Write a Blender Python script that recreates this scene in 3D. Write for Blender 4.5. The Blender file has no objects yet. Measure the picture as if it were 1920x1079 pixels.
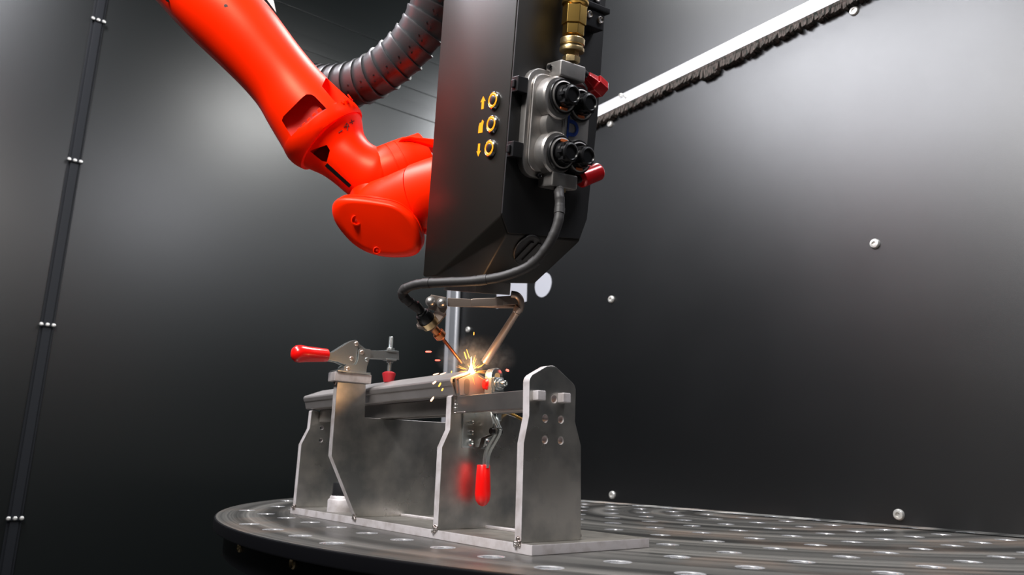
import bpy, bmesh, math, random
from mathutils import Vector, Matrix
from mathutils.bvhtree import BVHTree

# ------------------------------------------------------------------ units
# All shapes are written in decimetres (one unit = the 100 mm hole pitch of the
# table); S turns them into metres. x runs along the fixture, y across it towards
# the partition wall, z up from the table top.
S = 0.1
C = bpy.context.scene.collection
sc = bpy.context.scene

# ------------------------------------------------------------------ camera
CAM = Vector((15.15838, -5.33553, 1.04731))
RT = Vector((0.61605677, 0.78732251, 0.02444015))
UP = Vector((0.16379672, -0.15839168, 0.97369539))
FW = Vector((-0.77048342, 0.59584842, 0.22653911))
F = 1405.9
cd = bpy.data.cameras.new('camera'); cam = bpy.data.objects.new('camera', cd); C.objects.link(cam)
m = Matrix((RT, UP, -FW)).transposed().to_4x4(); m.translation = CAM * S
cam.matrix_world = m
cd.sensor_width = 36; cd.lens = F / 1920 * 36; cd.clip_start = 0.02; cd.clip_end = 60
cd.dof.use_dof = True; cd.dof.focus_distance = 1.06; cd.dof.aperture_fstop = 7.0
sc.camera = cam

# ------------------------------------------------------------------ world, lights, exposure
sc.view_settings.view_transform = 'Standard'; sc.view_settings.look = 'None'
sc.view_settings.exposure = 0.0; sc.view_settings.gamma = 1.0; sc.view_settings.use_curve_mapping = False
w = bpy.data.worlds.new('world'); sc.world = w; w.use_nodes = True
w.node_tree.nodes['Background'].inputs[0].default_value = (0.5, 0.55, 0.6, 1)
w.node_tree.nodes['Background'].inputs[1].default_value = 0.02

def area(name, loc, target, sx, sy, power, col=(1, 1, 1)):
    l = bpy.data.lights.new(name, 'AREA'); l.shape = 'RECTANGLE'; l.size = sx * S; l.size_y = sy * S
    l.energy = power; l.color = col
    o = bpy.data.objects.new(name, l); C.objects.link(o); o.location = Vector(loc) * S
    o.rotation_euler = (Vector(target) - Vector(loc)).to_track_quat('-Z', 'Y').to_euler()
    return o
area('ceiling_lamp_front', (0.5, -9.5, 20), (5.0, 2, 0), 14, 5.0, 85, (0.93, 0.94, 1.0))
area('ceiling_lamp_middle', (2.5, 7.0, 19.5), (2.0, 5.5, 0), 5, 4.5, 27, (0.99, 0.99, 0.97))
area('ceiling_lamp_rear', (-5.5, 18, 19), (2, 3, 5), 5, 3, 105, (0.95, 0.97, 1.0))
area('ceiling_lamp_right', (17, 5.0, 18), (12, 6, 4), 6, 3, 22, (0.93, 0.94, 1.0))
area('camera_side_fill', (11, -10, 14), (6, 0.5, 5), 5, 3, 35, (1.0, 0.97, 0.93))  # added fill, no known lamp here; brightens arm, head and coupling

# ------------------------------------------------------------------ frames
def ray(px, py):
    return (FW + RT * ((px - 959.5) / F) - UP * ((py - 539.5) / F))
def at(px, py, d):                      # a point seen at (px, py), d decimetres deep
    return CAM + ray(px, py) * d
def on_x(px, py, x):
    r = ray(px, py); return CAM + r * ((x - CAM.x) / r.x)
def on_y(px, py, y):
    r = ray(px, py); return CAM + r * ((y - CAM.y) / r.y)
OH = Vector((7.745, 0.18, 4.145))       # welding head frame: near edge of its housing
HU = Vector((0.9778, 0.025, -0.2079)); HV = Vector((-0.0037, 0.9948, 0.1021)); HW = Vector((0.2094, -0.0991, 0.9728))
def hp(u, v, w_):
    return OH + HU * u + HV * v + HW * w_

# ------------------------------------------------------------------ materials
MATS = {}
def mat(name, col, rough=0.5, metal=0.0, emit=None, es=0.0, noise=None, bump=None, coat=0.0, spec=0.5, rough_noise=None, aniso=0.0):
    m_ = bpy.data.materials.new(name); m_.use_nodes = True; nt = m_.node_tree; b = nt.nodes['Principled BSDF']
    b.inputs['Base Color'].default_value = (*col, 1); b.inputs['Roughness'].default_value = rough
    b.inputs['Metallic'].default_value = metal; b.inputs['Coat Weight'].default_value = coat
    b.inputs['Specular IOR Level'].default_value = spec
    if emit: b.inputs['Emission Color'].default_value = (*emit, 1); b.inputs['Emission Strength'].default_value = es
    tc = nt.nodes.new('ShaderNodeTexCoord')
    def noise_node(scale, stretch=(1, 1, 1), detail=6):
        mp = nt.nodes.new('ShaderNodeMapping'); mp.inputs['Scale'].default_value = stretch
        n = nt.nodes.new('ShaderNodeTexNoise'); n.inputs['Scale'].default_value = scale; n.inputs['Detail'].default_value = detail
        nt.links.new(tc.outputs['Object'], mp.inputs[0]); nt.links.new(mp.outputs[0], n.inputs['Vector']); return n
    if noise:                           # (scale, stretch, second colour, low, high)
        n = noise_node(noise[0], noise[1]); r = nt.nodes.new('ShaderNodeMapRange')
        r.inputs['From Min'].default_value = noise[3]; r.inputs['From Max'].default_value = noise[4]
        mx = nt.nodes.new('ShaderNodeMix'); mx.data_type = 'RGBA'
        mx.inputs['A'].default_value = (*col, 1); mx.inputs['B'].default_value = (*noise[2], 1)
        nt.links.new(n.outputs['Fac'], r.inputs['Value']); nt.links.new(r.outputs[0], mx.inputs['Factor'])
        nt.links.new(mx.outputs['Result'], b.inputs['Base Color'])
    if rough_noise:                     # (scale, stretch, min rough, max rough)
        n = noise_node(rough_noise[0], rough_noise[1]); r = nt.nodes.new('ShaderNodeMapRange')
        r.inputs['From Min'].default_value = 0.35; r.inputs['From Max'].default_value = 0.65
        r.inputs['To Min'].default_value = rough_noise[2]; r.inputs['To Max'].default_value = rough_noise[3]
        nt.links.new(n.outputs['Fac'], r.inputs['Value']); nt.links.new(r.outputs[0], b.inputs['Roughness'])
    if bump:                            # (scale, stretch, strength)
        n = noise_node(bump[0], bump[1], 4); bp = nt.nodes.new('ShaderNodeBump')
        bp.inputs['Strength'].default_value = bump[2]; bp.inputs['Distance'].default_value = 0.0005
        nt.links.new(n.outputs['Fac'], bp.inputs['Height']); nt.links.new(bp.outputs[0], b.inputs['Normal'])
    MATS[name] = m_; return m_

M_WALL = mat('dark wall laminate', (0.0012, 0.0016, 0.002), 0.40, bump=(900, (1, 1, 1), 0.25), rough_noise=(3, (1, 1, 1), 0.345, 0.37), spec=0.7)
M_LWALL = mat('dark painted side wall', (0.0012, 0.0022, 0.0022), 0.33, bump=(700, (1, 1, 1), 0.2), spec=0.6)
M_DARK = mat('dark room surface', (0.008, 0.0085, 0.009), 0.7, noise=(1.2, (1, 5, 1), (0.013, 0.0135, 0.014), 0.4, 0.7), spec=0.3)
M_STRIP = mat('black seam profile', (0.004, 0.005, 0.007), 0.6, spec=0.2)
M_SCREW = mat('zinc screw head', (0.6, 0.59, 0.56), 0.35, 0.6)
M_WHITE = mat('white label film', (0.38, 0.39, 0.43), 0.5)
M_RAIL = mat('pale aluminium rail', (0.92, 0.93, 0.97), 0.35, 0.15, noise=(9, (1, 1, 4), (0.78, 0.84, 0.93), 0.45, 0.6))
M_RAIL2 = mat('grey aluminium rail', (0.42, 0.42, 0.44), 0.4, 0.3)
M_BRUSH = mat('brown grey brush bristle', (0.07, 0.055, 0.05), 0.9, noise=(60, (6, 1, 1), (0.012, 0.014, 0.012), 0.4, 0.6), spec=0.1)
M_POST = mat('aluminium post', (0.30, 0.31, 0.33), 0.35, 0.6)
M_STEEL = mat('brushed fixture steel', (0.78, 0.75, 0.70), 0.3, 0.98, noise=(16, (1, 1, 1), (0.36, 0.37, 0.365), 0.36, 0.66), rough_noise=(10, (1, 1, 1), 0.26, 0.36), bump=(160, (1, 9, 1), 0.03))
M_EDGE = mat('matt cut steel edge', (0.56, 0.525, 0.53), 0.55, 0.3, noise=(60, (1, 1, 1), (0.42, 0.38, 0.37), 0.45, 0.7))
M_STEEL2 = mat('clean flat steel bar', (0.48, 0.45, 0.43), 0.32, 0.9, noise=(18, (1, 1, 1), (0.36, 0.34, 0.33), 0.35, 0.7), bump=(200, (9, 1, 1), 0.1))
M_PROFILE = mat('grey sheet steel', (0.50, 0.47, 0.465), 0.40, 0.75, noise=(15, (1, 1, 1), (0.43, 0.40, 0.39), 0.4, 0.7))
M_BASE = mat('dusty base steel', (0.20, 0.185, 0.165), 0.5, 0.6, noise=(40, (1, 1, 1), (0.13, 0.12, 0.105), 0.4, 0.7), bump=(400, (1, 1, 1), 0.3))
M_WELD = mat('shiny weld bead', (0.45, 0.42, 0.40), 0.3, 0.9, bump=(120, (1, 1, 1), 0.8), noise=(60, (1, 1, 1), (0.25, 0.2, 0.18), 0.4, 0.6))
M_ZINC = mat('bright zinc plate', (0.62, 0.66, 0.65), 0.27, 0.88, noise=(12, (1, 1, 1), (0.52, 0.55, 0.55), 0.3, 0.7))
M_RIVET = mat('copper toned rivet', (0.75, 0.62, 0.55), 0.3, 0.9)
M_REDV = mat('red vinyl grip', (0.85, 0.004, 0.003), 0.28, coat=0.3)
M_RUBBER = mat('dull red rubber', (0.42, 0.012, 0.02), 0.5)
M_ORANGE = mat('orange robot enamel', (1.0, 0.018, 0.0), 0.38, coat=0.0, bump=(500, (1, 1, 1), 0.1), spec=0.22)
M_ORANGE.node_tree.nodes['Principled BSDF'].inputs['Specular Tint'].default_value = (1.0, 0.72, 0.45, 1)
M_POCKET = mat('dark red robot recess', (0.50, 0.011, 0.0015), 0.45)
M_HOSE = mat('black energy hose shell', (0.04, 0.04, 0.043), 0.36, bump=(60, (1, 1, 1), 0.25))
M_HEAD = mat('anthracite head housing', (0.012, 0.0105, 0.0088), 0.40, 0.0, bump=(900, (1, 1, 1), 0.1), spec=0.3)
M_HEADF = mat('black front plate', (0.006, 0.006, 0.007), 0.55)
M_CAST = mat('cast aluminium', (0.54, 0.51, 0.49), 0.38, 0.9, noise=(50, (1, 1, 1), (0.42, 0.41, 0.4), 0.4, 0.7))
M_BLACK = mat('black plastic', (0.010, 0.010, 0.011), 0.3)
M_BLACKM = mat('black anodised metal', (0.03, 0.03, 0.032), 0.3, 0.5)
M_BRASS = mat('brass', (0.78, 0.50, 0.14), 0.25, 1.0)
M_BRASS2 = mat('knurled pale brass', (0.62, 0.47, 0.25), 0.35, 1.0, bump=(300, (1, 1, 1), 0.5))
M_REDC = mat('red anodised cap', (0.55, 0.008, 0.012), 0.25, 0.2, coat=0.3)
M_BLUE = mat('blue print', (0.01, 0.05, 0.30), 0.4)
M_RINGG = mat('orange mark', (0.75, 0.18, 0.05), 0.4)
M_GLOW = mat('lit amber symbol', (0.3, 0.1, 0.0), 0.4, emit=(1.0, 0.36, 0.01), es=1.15)
M_CHROME = mat('chrome', (0.8, 0.8, 0.8), 0.12, 1.0)
M_CABLE = mat('black woven cable', (0.03, 0.028, 0.028), 0.55, bump=(220, (1, 1, 1), 0.4), spec=0.4)
M_NOZ = mat('brown grey nozzle steel', (0.36, 0.29, 0.25), 0.40, 0.75)
M_COPPER = mat('heat tinted copper', (0.60, 0.22, 0.09), 0.3, 1.0)
M_TUBE = mat('shade darkened copper', (0.20, 0.06, 0.03), 0.4, 1.0)  # copper colour lowered to paint in the shadow on the filler tube
M_TABLE = None
M_RIM = mat('black table rim', (0.003, 0.003, 0.004), 0.4, spec=0.25)
M_PED = mat('dark pedestal paint', (0.03, 0.032, 0.034), 0.5)
M_GOLD = mat('brassy screw', (0.6, 0.45, 0.25), 0.3, 1.0)
M_INK = mat('black marker ink', (0.03, 0.005, 0.004), 0.6)
M_SPARKR = mat('red hot spark', (1, 0.1, 0.05), 0.5, emit=(1.0, 0.10, 0.07), es=3.5)
M_SPARKY = mat('yellow hot spark', (1, 0.6, 0.1), 0.5, emit=(1.0, 0.42, 0.05), es=2.5)
M_SPARKW = mat('pale hot spark', (1, 0.8, 0.6), 0.5, emit=(1.0, 0.45, 0.25), es=2.8)
M_FLASH = mat('white hot weld flash', (1, 0.9, 0.7), 0.5, emit=(1.0, 0.72, 0.35), es=40)
M_RAY = mat('amber flash spike', (1, 0.5, 0.1), 0.5, emit=(1.0, 0.36, 0.04), es=2.2)

def table_material():
    m_ = bpy.data.materials.new('turned table steel'); m_.use_nodes = True; nt = m_.node_tree; b = nt.nodes['Principled BSDF']
    N = nt.nodes.new; L = nt.links.new
    tc = N('ShaderNodeTexCoord'); sep = N('ShaderNodeSeparateXYZ'); L(tc.outputs['Object'], sep.inputs[0])
    comb = N('ShaderNodeCombineXYZ'); L(sep.outputs[0], comb.inputs[0]); L(sep.outputs[1], comb.inputs[1])
    ln = N('ShaderNodeVectorMath'); ln.operation = 'LENGTH'; L(comb.outputs[0], ln.inputs[0])
    rc = N('ShaderNodeCombineXYZ'); L(ln.outputs['Value'], rc.inputs[0])
    n1 = N('ShaderNodeTexNoise'); n1.inputs['Scale'].default_value = 240; n1.inputs['Detail'].default_value = 5; L(rc.outputs[0], n1.inputs['Vector'])
    n2 = N('ShaderNodeTexNoise'); n2.inputs['Scale'].default_value = 16; n2.inputs['Detail'].default_value = 2; L(rc.outputs[0], n2.inputs['Vector'])
    n3 = N('ShaderNodeTexNoise'); n3.inputs['Scale'].default_value = 5; n3.inputs['Detail'].default_value = 5; L(tc.outputs['Object'], n3.inputs['Vector'])
    a = N('ShaderNodeMath'); a.operation = 'ADD'; L(n1.outputs['Fac'], a.inputs[0]); L(n2.outputs['Fac'], a.inputs[1])
    r = N('ShaderNodeMapRange'); r.inputs['From Min'].default_value = 0.82; r.inputs['From Max'].default_value = 1.2
    L(a.outputs[0], r.inputs['Value'])
    mx = N('ShaderNodeMix'); mx.data_type = 'RGBA'; mx.inputs['A'].default_value = (0.085, 0.085, 0.082, 1); mx.inputs['B'].default_value = (0.28, 0.265, 0.245, 1)
    L(r.outputs[0], mx.inputs['Factor'])
    r3 = N('ShaderNodeMapRange'); r3.inputs['From Min'].default_value = 0.52; r3.inputs['From Max'].default_value = 0.66; r3.inputs['To Max'].default_value = 0.7; L(n3.outputs['Fac'], r3.inputs['Value'])
    mx2 = N('ShaderNodeMix'); mx2.data_type = 'RGBA'; mx2.inputs['B'].default_value = (0.33, 0.25, 0.20, 1)
    L(r3.outputs[0], mx2.inputs['Factor']); L(mx.outputs['Result'], mx2.inputs['A']); L(mx2.outputs['Result'], b.inputs['Base Color'])
    rr = N('ShaderNodeMapRange'); rr.inputs['From Min'].default_value = 0.4; rr.inputs['From Max'].default_value = 0.6
    rr.inputs['To Min'].default_value = 0.28; rr.inputs['To Max'].default_value = 0.5; L(n2.outputs['Fac'], rr.inputs['Value']); L(rr.outputs[0], b.inputs['Roughness'])
    b.inputs['Metallic'].default_value = 0.8
    bp = N('ShaderNodeBump'); bp.inputs['Strength'].default_value = 0.25; bp.inputs['Distance'].default_value = 0.0006
    L(n1.outputs['Fac'], bp.inputs['Height']); L(bp.outputs[0], b.inputs['Normal'])
    return m_
M_TABLE = table_material()

# ------------------------------------------------------------------ mesh helpers
class G:
    """Collects points (decimetres, scene axes) and faces; build() links ONE mesh object."""
    def __init__(s, T=None): s.v = []; s.f = []; s.mi = []; s.T = T; s.cur = 0
    def add(s, pts, faces):
        k = len(s.v)
        for p in pts: s.v.append(s.T(*p) if s.T else Vector(p))
        for f in faces: s.f.append([i + k for i in f]); s.mi.append(s.cur)
    def box(s, a, b):
        (x0, y0, z0), (x1, y1, z1) = a, b
        s.add([(x0, y0, z0), (x1, y0, z0), (x1, y1, z0), (x0, y1, z0), (x0, y0, z1), (x1, y0, z1), (x1, y1, z1), (x0, y1, z1)],
              [(0, 3, 2, 1), (4, 5, 6, 7), (0, 1, 5, 4), (1, 2, 6, 5), (2, 3, 7, 6), (3, 0, 4, 7)])
        return s
    def slab(s, pts, off):                      # polygon of 3D points + offset vector
        T, s.T = s.T, None
        P = [Vector(T(*p)) if T else Vector(p) for p in pts]
        off = Vector(off); n = len(P)
        s.add([tuple(p) for p in P] + [tuple(p + off) for p in P],
              [tuple(range(n))[::-1], tuple(range(n, 2 * n))] + [(i, (i + 1) % n, n + (i + 1) % n, n + i) for i in range(n)])
        s.T = T; return s
    def rings(s, rr, caps=True):
        n = len(rr[0]); pts = [p for r in rr for p in r]; fs = []
        for k in range(len(rr) - 1):
            for i in range(n):
                j = (i + 1) % n; fs.append((k * n + i, k * n + j, (k + 1) * n + j, (k + 1) * n + i))
        if caps: fs += [tuple(range(n))[::-1], tuple(range((len(rr) - 1) * n, len(rr) * n))]
        T, s.T = s.T, None; s.add(pts, fs); s.T = T; return s
    def lathe(s, p0, axis, prof, n=24):         # prof: (distance along axis, radius)
        if s.T:
            q = Vector(s.T(*p0)); axis = Vector(s.T(*(Vector(p0) + Vector(axis)))) - q; p0 = q
        p0 = Vector(p0); ax = Vector(axis).normalized(); e = ax.orthogonal().normalized(); g = ax.cross(e)
        rr = [[tuple(p0 + ax * t + e * (r * math.cos(2 * math.pi * i / n)) + g * (r * math.sin(2 * math.pi * i / n))) for i in range(n)] for t, r in prof]
        return s.rings(rr)
    def rod(s, p0, p1, r0, r1=None, n=16):
        p0 = Vector(p0); p1 = Vector(p1); d = p1 - p0
        if s.T: p0 = Vector(s.T(*p0)); p1 = Vector(s.T(*p1)); d = p1 - p0
        T, s.T = s.T, None; s.lathe(p0, d, [(0, r0), (d.length, r0 if r1 is None else r1)], n); s.T = T; return s
    def tube(s, path, rad, n=12):
        P = [Vector(p) for p in path]; rr = []; e = None
        for i, p in enumerate(P):
            t = (P[min(i + 1, len(P) - 1)] - P[max(i - 1, 0)]).normalized()
            e = t.orthogonal().normalized() if e is None else (e - t * e.dot(t)).normalized()
            g = t.cross(e); r = rad[i] if isinstance(rad, (list, tuple)) else rad
            rr.append([tuple(p + e * (r * math.cos(2 * math.pi * k / n)) + g * (r * math.sin(2 * math.pi * k / n))) for k in range(n)])
        return s.rings(rr)
    def mesh(s, name, mats, org, bevel=0, smooth=35, seg=2):
        me = bpy.data.meshes.new(name); me.from_pydata([tuple((p - org) * S) for p in s.v], [], s.f)
        for i, p in enumerate(me.polygons): p.material_index = s.mi[i]
        bm = bmesh.new(); bm.from_mesh(me); bmesh.ops.recalc_face_normals(bm, faces=bm.faces)
        if bevel:
            es = [e for e in bm.edges if len(e.link_faces) == 2 and e.calc_face_angle(0) > 0.5]
            bmesh.ops.bevel(bm, geom=es, offset=bevel * S, segments=seg, affect='EDGES', profile=0.5, clamp_overlap=True)
        bm.to_mesh(me); bm.free()
        for m_ in (mats if isinstance(mats, (list, tuple)) else [mats]): me.materials.append(m_)
        if smooth:
            me.shade_smooth(); me.set_sharp_from_angle(angle=math.radians(smooth))
        return me
    def build(s, name, mats, parent=None, bevel=0, smooth=35, label=None, seg=2, org=None):
        if org is None:
            org = Vector(parent['org']) if parent is not None and 'org' in parent else Vector((0, 0, 0))
        o = bpy.data.objects.new(name, s.mesh(name, mats, org, bevel, smooth, seg)); C.objects.link(o)
        if parent is not None: o.parent = parent
        else: o.location = org * S
        o['org'] = list(org)
        if label: o['label'] = label
        if bevel and smooth: o.modifiers.new('normals', 'WEIGHTED_NORMAL').keep_sharp = True
        return o

def thing(name, loc, label, cat, group=None):
    o = bpy.data.objects.new(name, None); C.objects.link(o); o.location = Vector(loc) * S; o.empty_display_size = 0.02
    o['org'] = list(loc); o['label'] = label; o['category'] = cat
    if group: o['group'] = group
    return o
def tag(o, label, cat, group=None, kind=None):
    o['label'] = label; o['category'] = cat
    if group: o['group'] = group
    if kind: o['kind'] = kind
    return o
def struct(o, label=None, cat=None):
    o['kind'] = 'structure'
    if label: o['label'] = label
    if cat: o['category'] = cat
    return o

def plate(name, outline, holes, thick, frame, mats, parent, bevel=0.012, n=20, label=None, org=None):
    """A flat plate with real round holes. outline: 2D points, holes: (a, b, r); frame(a, b, c) -> scene point (dm)."""
    cu = bpy.data.curves.new(name, 'CURVE'); cu.dimensions = '2D'; cu.fill_mode = 'BOTH'
    def spl(pts):
        s_ = cu.splines.new('POLY'); s_.points.add(len(pts) - 1)
        for i, p in enumerate(pts): s_.points[i].co = (p[0], p[1], 0, 1)
        s_.use_cyclic_u = True
    spl(outline)
    for (a, b, r) in holes: spl([(a + r * math.cos(2 * math.pi * k / n), b + r * math.sin(2 * math.pi * k / n)) for k in range(n)])
    cu.extrude = thick / 2 - bevel; cu.bevel_depth = bevel; cu.bevel_resolution = 1; cu.offset = -bevel
    tmp = bpy.data.objects.new('tmp', cu); C.objects.link(tmp)
    bpy.context.view_layer.update()
    me = bpy.data.meshes.new_from_object(tmp.evaluated_get(bpy.context.evaluated_depsgraph_get()))
    bpy.data.objects.remove(tmp)
    if org is None: org = Vector(parent['org'])
    for v in me.vertices: v.co = (Vector(frame(v.co.x, v.co.y, v.co.z)) - org) * S
    bm = bmesh.new(); bm.from_mesh(me); bmesh.ops.remove_doubles(bm, verts=bm.verts, dist=1e-6)
    bmesh.ops.recalc_face_normals(bm, faces=bm.faces); bm.to_mesh(me); bm.free()
    me.materials.clear()
    for m_ in (mats if isinstance(mats, (list, tuple)) else [mats]): me.materials.append(m_)
    for p in me.polygons: p.material_index = 0
    me.shade_smooth(); me.set_sharp_from_angle(angle=math.radians(30))
    me.name = name
    o = bpy.data.objects.new(name, me); C.objects.link(o); o['org'] = list(org)
    o.modifiers.new('normals', 'WEIGHTED_NORMAL').keep_sharp = True
    if parent is not None: o.parent = parent
    else: o.location = org * S
    if label: o['label'] = label
    return o

def text_on(name, s_, size, origin, ax, ay, m_, parent, thick=0.004, label=None):
    cu = bpy.data.curves.new(name, 'FONT'); cu.body = s_; cu.size = size; cu.extrude = thick; cu.align_x = 'CENTER'; cu.align_y = 'CENTER'
    tmp = bpy.data.objects.new('tmp', cu); C.objects.link(tmp); bpy.context.view_layer.update()
    me = bpy.data.meshes.new_from_object(tmp.evaluated_get(bpy.context.evaluated_depsgraph_get())); bpy.data.objects.remove(tmp)
    ax = Vector(ax).normalized(); ay = Vector(ay); ay = (ay - ax * ay.dot(ax)).normalized(); az = ax.cross(ay); org = Vector(parent['org'])
    for v in me.vertices: v.co = (Vector(origin) + ax * v.co.x + ay * v.co.y + az * v.co.z - org) * S
    me.materials.clear(); me.materials.append(m_); me.name = name
    o = bpy.data.objects.new(name, me); C.objects.link(o); o.parent = parent
    if label: o['label'] = label
    return o

def spline(pts, n=8):
    P = [Vector(p) for p in pts]; P = [P[0] * 2 - P[1]] + P + [P[-1] * 2 - P[-2]]; out = []
    for i in range(1, len(P) - 2):
        for k in range(n):
            t = k / n; a, b, c, d = P[i - 1], P[i], P[i + 1], P[i + 2]
            out.append(0.5 * ((2 * b) + (c - a) * t + (2 * a - 5 * b + 4 * c - d) * t * t + (3 * b - a - 3 * c + d) * t ** 3))
    out.append(P[-2]); return out

# ================================================================== SETTING
ZF, ZC = -8.0, 22.0
def shell(name, a, b, m_, **k):
    return struct(G().box(a, b).build(name, m_, org=Vector(a), smooth=0), **k)
shell('floor', (-11.3, -14, ZF - 0.3), (24, 26, ZF), M_DARK)
shell('ceiling', (-11.3, -14, ZC), (24, 26, ZC + 0.3), M_DARK)
wl = shell('wall_left', (-11.3, -14, ZF), (-11, 26, ZC), M_LWALL)
shell('wall_right', (24, -14, ZF), (24.3, 26, ZC), M_DARK)
shell('wall_front', (-11.3, -14.3, ZF), (24.3, -14, ZC), M_DARK)
shell('wall_back', (-11.3, 26, ZF), (24.3, 26.3, ZC), M_DARK)

# seam profile on the left wall with its rows of three screws
ts = struct(G().box((-11, -2.92, ZF), (-10.93, -2.55, ZC)).box((-10.93, -2.85, ZF), (-10.85, -2.62, ZC)).build('trim_1', M_STRIP, org=Vector((-11, -2.75, ZF)), bevel=0.02))
for z in (14.9, 9.95, 4.7, -0.85, 20, -6):
    if z > ZC: continue
    g = G().box((-10.86, -2.95, z - 0.06), (-10.8, -2.52, z + 0.06)).build('screw_clip', M_STRIP, ts, bevel=0.01)
    for dy in (-2.90, -2.74, -2.58):
        G().lathe((-10.83, dy, z), (1, 0, 0), [(0, 0.05), (0.03, 0.055), (0.05, 0.035), (0.055, 0.001)], 12).build('screw', M_SCREW, ts)

for z_ in (15.4, 16.6, 18.2):
    struct(G().box((-11, 0.5, z_), (-10.97, 22, z_ + 0.6)).build('trim_%d' % (6 + int(z_ > 16) + int(z_ > 18)), M_LWALL, org=Vector((-11, 9, z_)), bevel=0.03))

# partition wall standing across the middle of the turntable
YW = 9.6
part_w = struct(G().box((-7.35, YW, 0.06), (23.9, YW + 0.3, 11.15)).build('wall_center', M_WALL, org=Vector((4.7, YW, 0.06)), smooth=0))
def screw(x, y, z, parent, r=0.105):
    G().lathe((x, y, z), (0, -1, 0), [(0, r), (0.03, r), (0.06, r * 0.8), (0.065, r * 0.45), (0.03, r * 0.4), (0.03, 0.001)], 16).build('screw', M_SCREW, parent)
for x in (0.47, 8.02, 15.57):
    for z in (0.25, 5.6, 10.98): screw(x, YW, z, part_w)
screw(-6.64, YW, 5.6, part_w); screw(-6.64, YW, 0.25, part_w); screw(-6.64, YW, 10.98, part_w)
# end post of the partition
pst = G().box((-7.62, YW - 0.22, 0.06), (-7.15, YW - 0.001, 11.15)).build('trim_2', M_POST, org=Vector((-7.4, YW, 0.06)), bevel=0.1, seg=3); struct(pst)
struct(G().box((-8.1, YW - 0.05, 0.06), (-7.85, YW + 0.3, 11.15)).build('trim_3', M_RAIL2, org=Vector((-8, YW, 0.06)), bevel=0.05))
# upper fixed panel, its rail and brush seal
struct(G().box((-7.35, YW + 0.15, 11.4), (24, YW + 0.4, ZC)).build('wall_upper', M_WALL, org=Vector((4.7, YW, 11.6)), smooth=0))
rail = struct(G().box((-7.35, YW - 0.10, 11.33), (24, YW + 0.15, 11.58)).build('trim_4', M_RAIL, org=Vector((4.7, YW, 11.5)), bevel=0.02))
struct(G().box((-7.35, YW - 0.06, 11.58), (24, YW + 0.15, 11.75)).build('trim_5', M_RAIL2, org=Vector((4.7, YW, 11.98)), bevel=0.03))
screw(1.02, YW - 0.10, 11.66, rail, 0.07); screw(1.20, YW - 0.10, 11.55, rail, 0.05)
random.seed(4)
g = G(); g.box((-7.35, YW - 0.15, 11.24), (24, YW - 0.02, 11.33))
x = -7.3
while x < 24:                               # tufts of bristle, some splayed
    l = 0.20 + random.uniform(-0.02, 0.02) + (0.13 if 3.9 < x < 4.4 else 0) + (0.05 if 4.4 < x < 5.6 else 0)
    dx = random.uniform(-0.05, 0.05); dy = random.uniform(-0.06, 0.0)
    g.add([(x, YW - 0.14, 11.27), (x + 0.08, YW - 0.14, 11.27), (x + 0.08, YW - 0.03, 11.27), (x, YW - 0.03, 11.27), (x + dx, YW - 0.16 + dy, 11.27 - l), (x + 0.08 + dx, YW - 0.16 + dy, 11.27 - l + 0.03), (x + 0.08 + dx, YW - 0.02, 11.27 - l), (x + dx, YW - 0.02, 11.27 - l)],
          [(4, 5, 6, 7), (0, 1, 5, 4), (1, 2, 6, 5), (2, 3, 7, 6), (3, 0, 4, 7)])
    x += 0.085
bs = g.build('brush_seal', M_BRUSH, rail, smooth=0); bs['kind'] = 'stuff'

# labels on the partition
g = G(lambda a, b, c: Vector((-2.53 + a, YW - c, 6.54 + b)))
g.rings([[tuple(Vector((-2.53 + 0.40 * math.cos(t * math.pi / 20), YW - c, 6.54 + 0.40 * math.sin(t * math.pi / 20)))) for t in range(40)] for c in (0.0, 0.02)])
tag(g.build('wall_disc', M_WHITE, org=Vector((-2.53, YW, 6.54)), smooth=0), 'round white disc on the dark partition wall, right of the welding head', 'label')
tag(G().box((-4.98, YW - 0.02, 6.12), (-3.35, YW, 6.98)).build('wall_label', M_WHITE, org=Vector((-4.4, YW, 6.12)), bevel=0.01), 'rectangular white label on partition wall just behind the welding head mount', 'label')

# ================================================================== TURNTABLE
TC = Vector((4.68, 9.88, 0)); TR = 11.42
tb = thing('rotary_welding_table', (TC.x, TC.y, ZF), 'large round perforated steel turntable carrying the fixture and partition', 'table')
holes = []; out = [(TR * math.cos(2 * math.pi * k / 256), TR * math.sin(2 * math.pi * k / 256)) for k in range(256)]
for i in range(-8, 20):
    for j in range(-3, 23):
        a, b = i - TC.x, j - TC.y
        if math.hypot(a, b) < TR - 0.35: holes.append((a, b, 0.13))
table_top = plate('table_top', out, holes, 0.19, lambda a, b, c: Vector((TC.x + a, TC.y + b, c - 0.095)), M_TABLE, None, bevel=0.03, n=20, org=Vector((TC.x, TC.y, 0)))
table_top.data.materials.append(mat('polished hole chamfer', (0.95, 0.95, 0.97), 0.22, 0.8))
for p in table_top.data.polygons:
    c_ = p.center / S
    if abs(p.normal.z) < 0.97: p.material_index = 1 if math.hypot(c_.x, c_.y) < TR - 0.15 else 2
table_top.data.materials.append(M_RIM)
table_top.parent = tb; table_top.location = Vector((0, 0, -ZF)) * S
def ring_prof(prof, name, m_, n=160, **k):
    g_ = G(); g_.rings([[(TC.x + r * math.cos(2 * math.pi * i / n), TC.y + r * math.sin(2 * math.pi * i / n), z) for i in range(n)] for z, r in prof]); return g_.build(name, m_, tb, **k)
ring_prof([(-0.19, 11.30), (-0.215, 11.30), (-0.225, 11.22), (-0.60, 11.22), (-0.62, 11.12), (-0.62, 3.0), (-0.24, 3.0)], 'rim_ring', M_RIM)
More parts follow.
